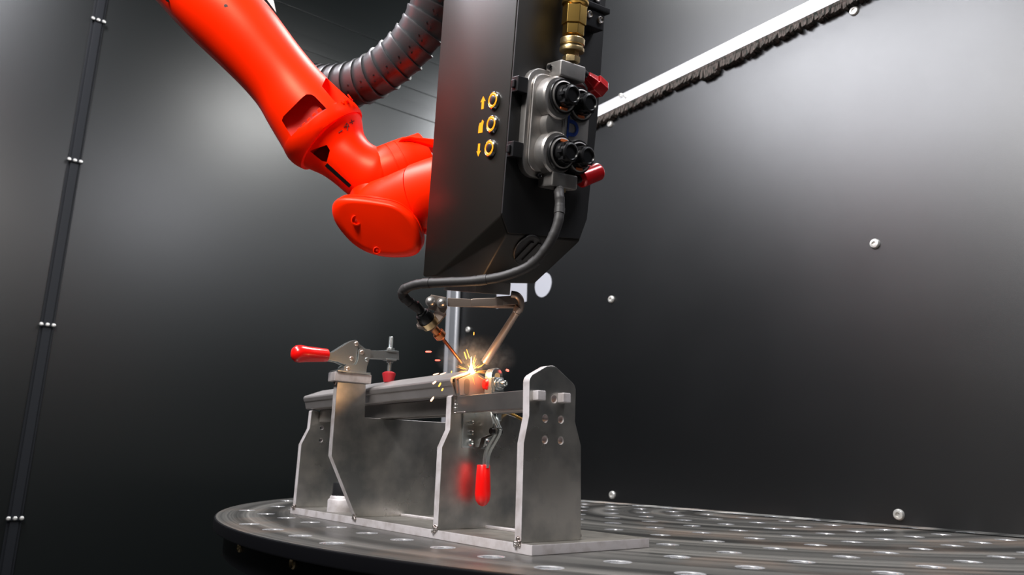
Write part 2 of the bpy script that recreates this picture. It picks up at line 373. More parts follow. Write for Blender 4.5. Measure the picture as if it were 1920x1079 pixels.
ring_prof([(-0.62, 11.0), (-0.64, 10.95), (-2.3, 8.6), (-2.6, 8.0), (-2.6, 3.0)], 'underframe', M_PED)
ring_prof([(-2.6, 3.2), (-6.9, 3.2), (-7.4, 3.8), (ZF, 4.0)], 'pedestal', M_PED, 64)
for px, py in [(451, 1027), (551, 1057)]:
    p = at(px, py, 12); d0 = ray(px, py); # direction only: find the angle on the ring
    best = min((abs((CAM + d0 * t - Vector((TC.x, TC.y, (CAM + d0 * t).z))).length - 11.22), t) for t in [k * 0.02 for k in range(300, 800)])
    q = CAM + d0 * best[1]; nrm = Vector((q.x - TC.x, q.y - TC.y, 0)).normalized()
    c0 = Vector((TC.x, TC.y, q.z)) + nrm * 11.2
    G().lathe(c0, nrm, [(0, 0.075), (0.04, 0.075), (0.06, 0.06), (0.03, 0.04), (0.03, 0.001)], 16).build('rim_screw', M_GOLD, tb)

# ================================================================== WELDING FIXTURE
fx = thing('welding_fixture', (4.6, 1.4, 0), 'grey steel welding fixture of upright plates on a flat base', 'fixture')
ZB = 0.122
def lay(g_, o_): return o_
base = G().box((1.05, 0.44, 0.0), (8.185, 2.43, ZB)).build('base_plate', [M_EDGE, M_BASE], fx, bevel=0.012)
for p in base.data.polygons:
    if p.normal.z > 0.9: p.material_index = 1
G().box((3.78, 1.24, ZB), (7.9, 1.34, ZB + 0.035)).build('locating_strip', M_EDGE, fx, bevel=0.008)

def face_frame(x0, t):                  # a plate whose faces look along x; (a, b) = (y, z)
    return lambda a, b, c: Vector((x0 - t / 2 + c, a, b))
def edge_mats(o):
    o.data.materials.clear(); o.data.materials.append(M_STEEL); o.data.materials.append(M_EDGE)
    for p in o.data.polygons:
        if abs(p.normal.x) < 0.5: p.material_index = 1
    return o
def arc(c, r, a0, a1, n=6):
    return [(c[0] + r * math.cos(math.radians(a0 + (a1 - a0) * k / n)), c[1] + r * math.sin(math.radians(a0 + (a1 - a0) * k / n))) for k in range(n + 1)]
T = 0.13
# right (near) upright with rounded top
top = arc((0.64, 2.01), 0.12, 180, 125) + [(0.80, 2.235)] + arc((0.90, 2.10), 0.15, 110, 60) + arc((1.18, 1.96), 0.12, 55, 0)
outl = [(0.44, ZB), (1.40, ZB), (1.395, 1.27), (1.29, 1.57), (1.30, 1.95)] + top[::-1] + [(0.525, 1.60), (0.45, 1.27)]
hl_ = [(0.93, 1.83, 0.045), (0.785, 1.58, 0.045), (1.045, 1.58, 0.045), (0.785, 1.32, 0.045), (1.045, 1.32, 0.045)]
edge_mats(plate('upright_plate', outl, hl_, T, face_frame(7.985, T), M_STEEL, fx, label='near upright plate with rounded top and drilled holes'))
# middle upright
outm = [(0.44, ZB), (2.25, ZB), (2.25, 1.55), (1.75, 1.70), (0.62, 1.96), (0.57, 1.93), (0.57, 1.47), (0.45, 1.22)]
edge_mats(plate('upright_plate', outm, [(1.15, 1.35, 0.03)], T, face_frame(6.18, T), M_STEEL, fx))
# far left upright
outl2 = [(0.44, ZB), (2.25, ZB), (2.25, 1.70), (0.62, 1.92), (0.60, 1.90), (0.59, 1.58), (0.45, 1.27)]
edge_mats(plate('upright_plate', outl2, [(0.84, 1.60, 0.035), (0.84, 1.36, 0.035)], T, face_frame(1.28, T), M_STEEL, fx))
# clamp carrying plate leaning out towards the front
outp = [(0.43, ZB), (2.2, ZB), (2.2, 1.70), (0.47, 1.70), (0.45, 2.25), (-0.07, 2.25), (-0.07, 1.07)]
edge_mats(plate('clamp_plate', outp, [], T, face_frame(3.77, T), M_STEEL, fx, label='upright plate that leans forward and carries the horizontal clamp'))
G().box((3.60, -0.16, 2.25), (3.86, 0.50, 2.40)).build('clamp_block', M_EDGE, fx, bevel=0.015)
# two flat bars running through the uprights, their tenons showing on the near plate
for y0, x0, x1 in ((0.60, 6.24, 7.93), (0.76, 1.30, 6.13), (1.02, 1.30, 7.93)):
    G().box((x0, y0, 1.70), (x1, y0 + 0.12, 1.93)).build('cross_bar', M_STEEL2, fx, bevel=0.012)
for y0, z0 in ((0.575, 1.79), (0.99, 1.79)):
    G().box((7.90, y0, z0), (8.09, y0 + 0.13, z0 + 0.12)).build('bar_tenon', M_EDGE, fx, bevel=0.012)
gr0 = on_y(955, 774, 1.6); gr1 = on_y(1000, 799, 1.6)
G().rod(gr0, gr1, 0.022, n=12).build('lit_edge_rod', M_BRASS, fx, label='thin brass coloured rod standing in for a weld-lit edge under the flat bar')  # added rod; its brass colour imitates weld light on an edge behind
# weld beads
random.seed(2)
def bead(p, r, k=5, spread=0.03, nm='weld_bead', m_=M_WELD):
    g_ = G()
    for i in range(k):
        q = Vector(p) + Vector((random.uniform(-1, 1), random.uniform(-0.4, 0.4), random.uniform(-1, 1))) * spread
        rr_ = r * random.uniform(0.6, 1.0)
        g_.lathe(q - Vector((0, 0, rr_)), (0, 0, 1), [(rr_ * (1 - math.cos(t * math.pi / 6)), max(0.001, rr_ * math.sin(t * math.pi / 6))) for t in range(7)], 10)
    return g_.build(nm, m_, fx)
for x in (1.22, 3.71, 6.12, 7.93): bead((x, 0.44, 0.13), 0.032, 16, 0.042)
bead((7.92, 1.40, 0.15), 0.05, 4, 0.03); bead((3.71, -0.07, 2.24), 0.05, 4, 0.03)
def seam(p0, p1, r, n=26):
    p0 = Vector(p0); p1 = Vector(p1)
    return G().tube([p0.lerp(p1, k / n) for k in range(n + 1)], [r * (0.85 + 0.25 * abs(math.sin(k * 1.3))) * (0.5 if k in (0, n) else 1) for k in range(n + 1)], 12).build('weld_bead', M_WELD, fx, smooth=70)
seam((6.255, 0.605, 1.94), (6.255, 0.605, 1.69), 0.034); seam((7.91, 0.605, 1.93), (7.91, 0.605, 1.70), 0.03)
seam((6.30, 0.60, 1.70), (6.50, 0.60, 1.70), 0.012)

# ---- workpiece: grey steel profile with folded lid
wp = thing('steel_profile', (3.6, 0.9, 1.93), 'grey folded sheet steel box profile being welded, lying across the fixture', 'workpiece')
def yz_prism(x0, x1, pts): 
    g_ = G(); return g_.slab([(x0, a, b) for a, b in pts], (x1 - x0, 0, 0))
body = [(0.66, 1.935), (1.22, 1.935), (1.22, 2.12), (0.90, 2.28), (0.62, 2.14)]
yz_prism(1.12, 6.27, body).build('profile_body', M_PROFILE, wp, bevel=0.01)
lid = [(0.615, 1.94), (0.59, 1.955), (0.555, 2.08), (0.54, 2.09), (0.518, 2.15), (0.525, 2.18), (0.545, 2.20), (0.90, 2.335), (1.28, 2.19), (1.28, 1.99), (1.25, 1.99), (1.25, 2.17), (0.90, 2.305), (0.56, 2.17), (0.565, 2.10), (0.63, 1.955)]
yz_prism(1.02, 6.21, lid).build('profile_lid', M_PROFILE, wp, bevel=0.006)
# end cap with oval slot
g = G(); g.slab([(6.27, a, b) for a, b in [(0.64, 1.95), (1.20, 1.95), (1.20, 2.14), (0.90, 2.29), (0.60, 2.17)]], (0.03, 0, 0)); g.build('end_cap', mat('pinkish bare steel', (0.34, 0.26, 0.23), 0.5, 0.4), wp, bevel=0.008)
g = G(); g.slab([(6.302, 0.745 + a, 2.075 + b) for a, b in arc((0, 0.07), 0.045, 0, 180) + arc((0, -0.07), 0.045, 180, 360)], (0.004, 0, 0)); g.build('slot', mat('dark slot', (0.16, 0.12, 0.10), 0.6, 0.3), wp, smooth=0)
# fresh seam along the end edge
g = G(); g.tube([Vector((6.285, 0.60, 1.97)), Vector((6.29, 0.555, 2.17)), Vector((6.285, 0.90, 2.315))], [0.014, 0.018, 0.018], 8); g.build('weld_seam', mat('heat tinted seam', (0.42, 0.27, 0.20), 0.4, 0.6), wp)

# ---- clamping bolt on the base
cbp = on_y(641, 955, 0.80)
cb = thing('clamping_bolt', (cbp.x, 0.80, ZB), 'round stepped steel clamping bolt on the fixture base behind the leaning plate', 'bolt')
G().lathe((cbp.x, 0.80, ZB), (0, 0, 1), [(0, 0.26), (0.19, 0.26), (0.21, 0.25), (0.22, 0.23), (0.26, 0.22), (0.27, 0.21)], 32).build('collar', M_EDGE, cb)
G().lathe((cbp.x, 0.80, ZB + 0.27), (0, 0, 1), [(0, 0.20), (0.03, 0.20), (0.03, 0.19), (0.21, 0.19), (0.225, 0.18), (0.225, 0.10), (0.17, 0.09), (0.17, 0.001)], 32).build('knob', M_BLACKM, cb)

# ================================================================== TOGGLE CLAMP (horizontal, on the leaning plate)
XC = 3.74
tc1 = thing('toggle_clamp', (XC, 0.15, 2.40), 'horizontal toggle clamp with red grip pressing on the grey profile', 'clamp')
def z6(a, b, x=XC): p = on_x(600 + a / 9.806, 620 + b / 9.806, x); return (x, p.y, p.z)
lever = [(100, 412), (190, 412), (350, 312), (500, 220), (570, 190), (610, 182), (645, 195), (678, 240), (668, 300), (640, 380), (636, 560), (590, 632), (400, 632), (300, 588), (110, 552)]
brk = [(655, 375), (690, 345), (860, 362), (876, 385), (873, 480), (800, 680), (788, 800), (380, 800), (378, 680), (440, 636), (595, 640), (638, 560)]
for dx in (-0.075, 0.045):
    G().slab([z6(a, b) for a, b in lever], (0.03, 0, 0)).build('lever_plate', M_ZINC, tc1, bevel=0.004).location.x += dx * S
for dx in (-0.12, 0.08):
    G().slab([z6(a, b) for a, b in brk], (0.035, 0, 0)).build('bracket_plate', M_ZINC, tc1, bevel=0.004).location.x += dx * S
G().slab([z6(a, b) for a, b in [(640, 200), (690, 245), (830, 350), (830, 420), (660, 420)]], (0.03, 0, 0)).build('link_plate', M_ZINC, tc1, bevel=0.004).location.x += 0.0
pA = z6(240, 838); pB = z6(850, 838)
G().box((XC - 0.15, pA[1], 2.40), (XC + 0.15, pB[1], 2.43)).build('mounting_foot', M_ZINC, tc1, bevel=0.006)
for a, b, dx in [(625, 255, 0.075), (705, 415, 0.115), (535, 525, 0.075), (450, 715, 0.115), (795, 545, 0.115)]:
    p = z6(a, b); G().lathe((XC + dx, p[1], p[2]), (1, 0, 0), [(-0.24, 0.03), (0, 0.036), (0.012, 0.036), (0.022, 0.028), (0.022, 0.014), (0.01, 0.012), (0.01, 0.001)], 16).build('rivet', M_ZINC if a == 795 else M_RIVET, tc1)
a0 = z6(800, 372); a1 = z6(1420, 385); a2 = z6(1425, 545); a3 = z6(800, 515)
G().slab([a0, a1, a2, a3], (0.03, 0, 0)).build('clamp_arm', M_ZINC, tc1, bevel=0.004).location.x += 0.02 * S
G().slab([a0, a1, a2, a3], (0.03, 0, 0)).build('clamp_arm', M_ZINC, tc1, bevel=0.004).location.x += -0.07 * S
s0 = z6(1292, 112); s1 = z6(1282, 790); sx = XC - 0.005
def zz(b): return s0[2] + (s1[2] - s0[2]) * (b - 112) / (790 - 112)
sy = (s0[1] + s1[1]) / 2
g = G(); g.rod((sx, sy, zz(790)), (sx, sy, zz(112)), 0.036, n=16)
for k in range(16): z_ = zz(130 + k * 13); g.lathe((sx, sy, z_), (0, 0, 1), [(0, 0.036), (0.006, 0.041), (0.012, 0.036)], 14)
g.build('spindle', M_ZINC, tc1)
for b_, r_, h_ in ((375, 0.075, 0.045), (600, 0.065, 0.045)): G().lathe((sx, sy, zz(b_)), (0, 0, 1), [(0, r_), (h_, r_)], 6).build('nut', M_ZINC, tc1, bevel=0.006)
for b_ in (400, 560): G().box((sx - 0.085, sy - 0.10, zz(b_)), (sx + 0.085, sy + 0.09, zz(b_) + 0.025)).build('washer', M_ZINC, tc1, bevel=0.005)
zt = zz(955)
G().lathe((sx, sy, zt), (0, 0, 1), [(0, 0.078), (0.01, 0.083), (0.13, 0.113), (0.155, 0.113), (0.175, 0.08), (0.185, 0.05)], 28).build('rubber_tip', M_RUBBER, tc1)
h0 = Vector(on_x(546, 663, XC)); h1 = Vector(on_x(613, 667, XC)); h0.x = h1.x = XC
hd = (h0 - h1); hlen = hd.length
G().lathe(h1, hd, [(0, 0.10), (0.02, 0.107), (hlen * 0.55, 0.125), (hlen - 0.14, 0.14), (hlen - 0.07, 0.13), (hlen - 0.02, 0.09), (hlen, 0.03), (hlen, 0.001)], 28).build('grip', M_REDV, tc1, smooth=60)

# ================================================================== TOGGLE CLAMP (vertical, hanging on the middle upright)
YC = 1.03
tc2 = thing('toggle_clamp', (6.3, YC, 1.5), 'vertical toggle clamp with red grip hanging down between the two near uprights', 'clamp')
def y7(a, b, y=YC): p = on_y(780 + a / 4.151, 620 + b / 4.151, y); return (p.x, y, p.z)
xm = 6.18 + T / 2 - 0.06
xm = 6.182
# mounting angle on the upright's face
for y0, y1 in ((0.77, 0.99), (1.09, 1.27)):
    G().box((xm, y0, 1.22), (xm + 0.035, y1, 1.72)).build('mounting_flange', M_ZINC, tc2, bevel=0.006)
for y0, z0 in ((0.89, 1.58), (0.89, 1.44), (0.89, 1.30), (1.18, 1.31)):
    G().lathe((xm + 0.035, y0, z0), (1, 0, 0), [(0, 0.05 if z0 < 1.4 else 0.035), (0.03, 0.05 if z0 < 1.4 else 0.035), (0.04, 0.035), (0.02, 0.02), (0.02, 0.001)], 18).build('flange_screw', M_ZINC, tc2)
for dy in (-0.05, 0.05):
    g = G(); g.slab([(xm + 0.02, YC + dy - 0.012, 1.24), (xm + 0.12, YC + dy - 0.012, 1.24), (xm + 0.17, YC + dy - 0.012, 1.36), (xm + 0.42, YC + dy - 0.012, 1.42), (xm + 0.47, YC + dy - 0.012, 1.56), (xm + 0.40, YC + dy - 0.012, 1.72), (xm + 0.02, YC + dy - 0.012, 1.74)], (0, 0.025, 0))
    g.build('bracket_plate', M_ZINC, tc2, bevel=0.004)
def LV(px, py): p = on_y(px, py, YC); return Vector((p.x, YC, p.z))
p0 = LV(921, 776); p1 = LV(932, 803); p2 = LV(926, 820); 
for dy in (-0.035, 0.0, 0.035):
    g = G(); q = [p0, p1, p1 + Vector((0, 0, -0.07))]
    w0 = Vector((0.045, 0, 0)); g.slab([(p0 - w0 * 0.6 + Vector((0, dy - 0.01, 0)))[:], (p0 + w0 * 0.6 + Vector((0, dy - 0.01, 0)))[:], (p1 + w0 + Vector((0, dy - 0.01, 0)))[:], (p1 + w0 + Vector((0, dy - 0.01, -0.09)))[:], (p1 - w0 + Vector((0, dy - 0.01, -0.09)))[:], (p1 - w0 + Vector((0, dy - 0.01, 0)))[:]], (0, 0.02, 0)); g.build('link_plate', M_ZINC, tc2, bevel=0.003)
G().rod(p1 + Vector((-0.03, -0.09, -0.045)), p1 + Vector((-0.03, 0.09, -0.045)), 0.045, n=18).build('pivot_pin', M_BLACKM, tc2)
for pts, nm in (([(928, 814), (911, 846), (907, 878)], 'lever_bar'), ([(938, 806), (934, 818), (917, 850), (913, 878)], 'lever_bar')):
    P = spline([LV(*q) for q in pts], 6); g = G()
    rr_ = []
    for i, p in enumerate(P):
        t = (P[min(i + 1, len(P) - 1)] - P[max(i - 1, 0)]).normalized(); s_ = t.cross(Vector((0, 1, 0))).normalized()
        rr_.append([tuple(p + s_ * a + Vector((0, b, 0))) for a, b in ((-0.012, -0.022), (0.012, -0.022), (0.012, 0.022), (-0.012, 0.022))])
    g.rings(rr_); g.build(nm, M_ZINC, tc2, smooth=50)
q0 = LV(906, 872); q1 = LV(904, 950); d_ = q1 - q0; hl2 = d_.length
G().lathe(q0, d_, [(0, 0.085), (0.01, 0.092), (hl2 * 0.4, 0.104), (hl2 - 0.16, 0.112), (hl2 - 0.08, 0.10), (hl2 - 0.02, 0.06), (hl2, 0.02), (hl2, 0.001)], 28).build('grip', M_REDV, tc2, smooth=60)
# clamp arm: upright slotted bar with the spindle bolt through it
xa = 6.56
g = G()
def ya(px, py): p = on_x(px, py, xa); return p.y, p.z
yl, _ = ya(921, 720); yr, _ = ya(942, 720); zt_ = ya(930, 690)[1]; cy = (yl + yr) / 2; hw = (yr - yl) / 2
o_ = plate('clamp_arm', [(-hw, -0.75)] + [(hw, -0.75)] + arc((0, -hw), hw, 0, 180, 10), [], 0.17, lambda a, b, c: Vector((xa - 0.085 + c, cy + a, zt_ + b)), M_ZINC, tc2, bevel=0.012)
g = G(); g.slab([(xa + 0.002, cy + a, zt_ - 0.16 + b) for a, b in arc((0, 0.045), 0.045, 0, 180, 8) + [(-0.045, -0.09), (0.045, -0.09)]], (0.004, 0, 0)); g.build('arm_slot', mat('painted weld glow in slot', (0.75, 0.48, 0.2), 0.6, 0.1), tc2, smooth=0)  # flat slot patch; amber colour paints in the weld light seen through it
zb = ya(930, 721)[1]
G().box((xa, cy - hw * 0.95, zb - 0.13), (xa + 0.05, cy + hw * 0.95, zb + 0.10)).build('bolt_plate', M_ZINC, tc2, bevel=0.03)
G().lathe((xa + 0.05, cy, zb), (1, 0, 0), [(0, 0.09), (0.02, 0.09), (0.025, 0.08)], 24).build('washer', M_ZINC, tc2)
G().lathe((xa + 0.07, cy, zb), (1, 0, 0), [(0, 0.072), (0.05, 0.072), (0.055, 0.06)], 6).build('nut', M_ZINC, tc2, bevel=0.006)
G().lathe((xa + 0.12, cy, zb), (1, 0, 0), [(0, 0.04), (0.08, 0.04), (0.09, 0.032), (0.09, 0.02), (0.06, 0.001)], 16).build('bolt_end', M_ZINC, tc2)
G().rod((6.44, cy, zb), (xa - 0.1, cy, zb), 0.04).build('spindle', M_ZINC, tc2)
G().lathe((6.31, cy, zb), (1, 0, 0), [(0, 0.08), (0.02, 0.10), (0.13, 0.13), (0.16, 0.13), (0.19, 0.08)], 28).build('rubber_tip', M_REDV, tc2, smooth=60)

# ================================================================== WELDING HEAD
hd_ = thing('laser_welding_head', tuple(hp(-0.9, 0.8, -0.92)), 'black boxy welding head with amber symbols hanging above the bright weld', 'welding head')
pts = [(-1.8, 0, 4.4), (0, 0, 4.4), (0, 1.56, 4.4), (-1.8, 1.56, 4.4), (0, 0, 0), (-1.48, 0, -0.84), (-1.8, 0, -0.85), (-1.8, 1.56, -0.85),
       (0, 0.125, -0.23), (0, 1.42, -0.2), (0, 1.52, 0.12), (-0.80, 0.33, -0.87), (-0.80, 1.33, -0.83), (-1.8, 0.30, -0.87), (-1.8, 1.3, -0.85)]
org = Vector(hd_['org']); bm = bmesh.new()
for p in pts: bm.verts.new((hp(*p) - org) * S)
r_ = bmesh.ops.convex_hull(bm, input=bm.verts); bmesh.ops.dissolve_limit(bm, angle_limit=0.02, verts=bm.verts, edges=bm.edges)
bmesh.ops.recalc_face_normals(bm, faces=bm.faces)
bmesh.ops.bevel(bm, geom=[e for e in bm.edges], offset=0.02 * S, segments=2, affect='EDGES', profile=0.5)
me = bpy.data.meshes.new('housing'); bm.to_mesh(me); bm.free(); me.materials.append(M_HEAD); me.shade_smooth(); me.set_sharp_from_angle(angle=math.radians(25))
o = bpy.data.objects.new('housing', me); C.objects.link(o); o.parent = hd_
H = lambda: G(hp)
g = H(); g.slab([(0.001, a, b) for a, b in [(0.02, 4.4), (1.55, 4.4), (1.57, 1.6), (1.51, 0.13), (1.40, -0.16), (0.13, -0.21), (-0.0, 0.03)]], tuple(HU * 0.03)); g.build('front_plate', M_HEADF, hd_, bevel=0.01)
# amber lit buttons and symbols on the left face
def vplane(pts2, v0, dv): g_ = H(); g_.slab([(a, v0, b) for a, b in pts2], tuple(HV * dv)); return g_
for i, (u0, w0) in enumerate(((-0.31, 1.541), (-0.309, 1.225), (-0.312, 0.905))):
    c0 = (u0, 0, w0)
    def torus(R1, r1, m_, nm, off):
        g_ = G(); P = [hp(u0 + R1 * math.cos(t * math.pi / 16), -off, w0 + R1 * math.sin(t * math.pi / 16)) for t in range(32)]
        rr2 = []
        for t in range(33):
            a_ = t * math.pi / 16; d = HU * math.cos(a_) + HW * math.sin(a_); c_ = hp(u0, -off, w0) + d * R1
            rr2.append([tuple(c_ + d * (r1 * math.cos(k * math.pi / 4)) + HV * (r1 * math.sin(k * math.pi / 4))) for k in range(8)])
        g_.rings(rr2, caps=False); return g_.build(nm, m_, b_par, smooth=60)
    b_par = hd_
    bz = H(); bz.lathe((u0, 0.0, w0), (0, -1, 0), [(0, 0.118), (0.035, 0.114), (0.045, 0.104), (0.03, 0.095), (0.03, 0.001)], 32)
    b_par = bz.build('push_button', M_CHROME, hd_)
    torus(0.082, 0.018, M_GLOW, 'lit_ring', 0.03)
    H().lathe((u0, -0.028, w0), (0, -1, 0), [(0, 0.06), (0.018, 0.06), (0.024, 0.05), (0.024, 0.001)], 24).build('button_cap', M_BLACKM, b_par)
up_arrow = [(-0.025, -0.085), (0.028, -0.085), (0.028, 0.02), (0.06, 0.015), (0.0, 0.09), (-0.055, 0.015), (-0.025, 0.02)]
for nm, pts2, w0, u0 in (('arrow_symbol', up_arrow, 1.553, -0.585), ('arrow_symbol', [(a * 0.85, -b) for a, b in up_arrow], 0.915, -0.60), ('lock_symbol', [(-0.055, -0.09), (0.04, -0.09), (0.04, 0.0), (0.055, 0.06), (0.02, 0.085), (0.0, 0.05), (-0.035, 0.05), (-0.055, 0.0)], 1.235, -0.585)):
    g = H(); g.slab([(u0 + a, -0.004, w0 + b) for a, b in pts2], tuple(HV * 0.008)); g.build(nm, M_GLOW, hd_, smooth=0)
# oval badge on the sloping front
e0 = hp(0, 0.125, -0.23); e1_ = hp(0, 1.42, -0.2); e2_ = hp(-0.80, 0.33, -0.87)
nS = (e1_ - e0).cross(e2_ - e0).normalized()
if nS.dot(CAM - e0) < 0: nS = -nS
def on_slope(px, py, off=0.0):
    r = ray(px, py); return CAM + r * ((e0 + nS * off - CAM).dot(nS) / r.dot(nS))
bc = on_slope(988, 469); bx = (on_slope(1010, 446) - bc); by = (on_slope(972, 452) - bc)
def oval(k, off, n=32): return [tuple(bc + nS * off + (bx * math.cos(t * 2 * math.pi / n) + by * math.sin(t * 2 * math.pi / n)) * k) for t in range(n)]
g = G(); g.rings([oval(1.0, 0.0), oval(1.0, 0.02), oval(0.93, 0.028), oval(0.86, 0.02)]); badge = g.build('badge', M_BLACKM, hd_)
for k in (-0.25, 0.25):
    a_ = bc + nS * 0.018; g = G()
    d1 = bx * 0.75; d2 = (by - bx * (by.dot(bx) / bx.dot(bx))); d2 = d2 * (0.11 / 1)
    c_ = a_ + d2 * (k * 9) ; L_ = math.sqrt(max(0.1, 1 - (k * 1.5) ** 2)); 
    g.slab([tuple(c_ - d1 * L_ - d2), tuple(c_ + d1 * L_ - d2), tuple(c_ + d1 * L_ + d2), tuple(c_ - d1 * L_ + d2)], tuple(nS * 0.02)); g.build('badge_bar', M_BLACKM, badge, smooth=0)
# underside blocks
g = H(); g.box((-1.83, 0.40, -1.03), (-1.0, 1.04, -0.85)); g.build('mounting_block', M_CAST, hd_, bevel=0.01)
def P(px, py, d=10.75): return at(px, py, d)

# ---- media coupling on the front face
cp = thing('media_coupling', tuple(hp(0.03, 0.7, 0.5)), 'cast metal hose coupling block with black knobs on the welding head front', 'coupling')
def rrect(v0, w0, v1, w1, r, n=5):
    return arc((v1 - r, w1 - r), r, 0, 90, n) + arc((v0 + r, w1 - r), r, 90, 180, n) + arc((v0 + r, w0 + r), r, 180, 270, n) + arc((v1 - r, w0 + r), r, 270, 360, n)
outc = rrect(0.17, 0.55, 1.25, 1.98, 0.22)
g = H(); g.slab([(0.03, a, b) for a, b in outc], tuple(HU * 0.12)); g.build('coupling_plate', M_CAST, cp, bevel=0.02)
g = H(); g.slab([(0.15, a, b) for a, b in rrect(0.24, 0.62, 1.20, 1.91, 0.18)], tuple(HU * 0.04)); g.build('coupling_body', M_CAST, cp, bevel=0.02)
for w0, w1, nm in ((1.88, 2.10, 'port_block'), (0.44, 0.64, 'port_block')):
    g = H(); g.box((0.06, 0.52, w0), (0.37, 0.97, w1)); g.build(nm, M_CAST, cp, bevel=0.03)
for v0, w0 in ((0.56, 1.60), (0.60, 0.885)):
    g = H(); g.lathe((0.17, v0, w0), (1, 0, 0), [(0, 0.285), (0.16, 0.28), (0.185, 0.26)], 36); g.build('port_boss', M_CAST, cp)
g = H(); g.lathe((0.17, 0.60, 1.245), (1, 0, 0), [(0, 0.22), (0.14, 0.215), (0.15, 0.20)], 32); g.build('centre_boss', M_CAST, cp)
for v0, w0, u1 in ((0.60, 1.62, 0.36), (0.93, 1.585, 0.34), (0.64, 0.885, 0.36), (0.965, 0.89, 0.34)):
    g = H(); g.lathe((0.19, v0, w0), (1, 0, 0), [(0, 0.235), (u1 - 0.19, 0.235), (u1 - 0.165, 0.225), (u1 - 0.165, 0.15)], 32); kn = g.build('port_ring', M_BLACK, cp)
    g = H(); g.lathe((u1 + 0.02, v0, w0), (1, 0, 0), [(0, 0.20), (0.02, 0.20), (0.025, 0.185), (0.0, 0.185)], 32); g.build('steel_ring', M_CAST, kn)
    g = H(); g.lathe((u1 + 0.0, v0, w0), (1, 0, 0), [(0, 0.14), (0.12, 0.14), (0.125, 0.125), (0.20, 0.122), (0.21, 0.10), (0.19, 0.09), (0.19, 0.001)], 28)
    for k in range(8):
        a_ = k * math.pi / 4
        g.box((u1 + 0.08, v0 + 0.125 * math.cos(a_) - 0.02, w0 + 0.125 * math.sin(a_) - 0.02), (u1 + 0.17, v0 + 0.125 * math.cos(a_) + 0.02, w0 + 0.125 * math.sin(a_) + 0.02))
    g.build('screw_knob', M_BLACK, kn)
    g = H(); g.box((u1 + 0.022, v0 - 0.06, w0 - (0.185 if w0 > 1 or v0 > 0.8 else -0.145)), (u1 + 0.045, v0 + 0.06, w0 - (0.145 if w0 > 1 or v0 > 0.8 else -0.185))); g.build('orange_mark', M_RINGG, kn, bevel=0.005)
g = H(); g.box((0.33, 0.68, 1.10), (0.345, 0.715, 1.50)); g.box((0.30, 0.66, 1.08), (0.335, 1.12, 1.42)); g.build('name_plate', M_CAST, cp, bevel=0.005)
g = H(); g.box((0.336, 0.735, 1.06), (0.342, 0.765, 1.45)); g.build('blue_letter', M_BLUE, cp, smooth=0)
g = H()
ring_o = [(0.765 + a, 1.25 + b) for a, b in [(0, 0.11)] + arc((0.06, 0.0), 0.11, 90, -90, 10) + [(0, -0.11)]]
ring_i = [(0.765 + a, 1.25 + b) for a, b in [(0, 0.06)] + arc((0.06, 0.0), 0.06, 90, -90, 10) + [(0, -0.06)]]
n_ = len(ring_o); g.add([(0.344, a, b) for a, b in ring_o] + [(0.344, a, b) for a, b in ring_i], [(i, i + 1, n_ + i + 1, n_ + i) for i in range(n_ - 1)]); g.build('blue_letter', M_BLUE, cp, smooth=0)
for v0, w0 in ((1.16, 1.33), (1.16, 1.10), (0.50, 2.02), (0.46, 0.58)):
    g = H(); g.lathe((0.19 if v0 > 1 else 0.15, v0, w0), (1, 0, 0), [(0, 0.035), (0.04, 0.035), (0.045, 0.02), (0.02, 0.001)], 12); g.build('cap_screw', M_BLACK, cp)
for w0 in (1.60, 0.76):
    g = H(); g.box((0.031, -0.0, w0), (0.16, 0.17, w0 + 0.20)); g.box((0.05, -0.035, w0 + 0.05), (0.12, 0.0, w0 + 0.15)); g.build('latch', M_BLACKM, cp, bevel=0.012)
# red caps
def hloc(px, py, u):
    n = HU; r = ray(px, py); return CAM + r * ((OH + HU * u - CAM).dot(n) / r.dot(n))
for (a, b), (c, d), r0, r1, lab in (((1098, 142), (1128, 170), 0.075, 0.14, None), ((1086, 336), (1122, 322), 0.13, 0.125, None)):
    p0 = hloc(a, b, 0.26); p1 = hloc(c, d, 0.28); dd = p1 - p0; ln = dd.length
    cap = G().lathe(p0, dd, [(0, r0 * 0.8), (0.02, r0), (ln * 0.45, (r0 + r1) / 2), (ln * 0.5, r1), (ln * 0.97, r1), (ln * 1.05, r1 * 0.85), (ln * 1.05, 0.001)], 6 if r0 < 0.1 else 20).build('red_cap', M_REDC, cp, bevel=0.01)
    G().rod(p0 - dd * 0.35, p0, 0.055).build('cap_stem', M_BLACKM, cp)
# brass fitting
bf = thing('brass_fitting', tuple(hp(0.3, 0.76, 2.13)), 'brass hose fitting screwed into the top of the coupling block', 'fitting')
def bl(prof, n, m_, nm, bv=0.008):
    g_ = H(); g_.lathe((0.28, 0.765, 0), (0, 0.0, 1), prof, n); g_.build(nm, m_, bf, bevel=bv)
bl([(2.12, 0.12), (2.20, 0.12), (2.21, 0.10), (2.27, 0.10)], 6, M_BRASS2, 'hex_collar')
bl([(2.26, 0.165), (2.31, 0.165), (2.315, 0.145), (2.345, 0.145), (2.35, 0.165), (2.43, 0.165), (2.44, 0.15)], 28, M_BRASS2, 'knurled_nut')
bl([(2.43, 0.10), (2.49, 0.10)], 20, M_BRASS, 'neck', 0)
bl([(2.48, 0.145), (2.63, 0.145)], 6, M_BRASS, 'hex_nut')
bl([(2.62, 0.165), (2.86, 0.165)], 6, M_BRASS, 'large_hex_nut')
bl([(2.86, 0.13), (2.89, 0.18), (2.93, 0.18), (2.95, 0.14), (2.99, 0.18), (3.05, 0.18), (4.2, 0.15)], 28, M_BRASS, 'hose_tail')
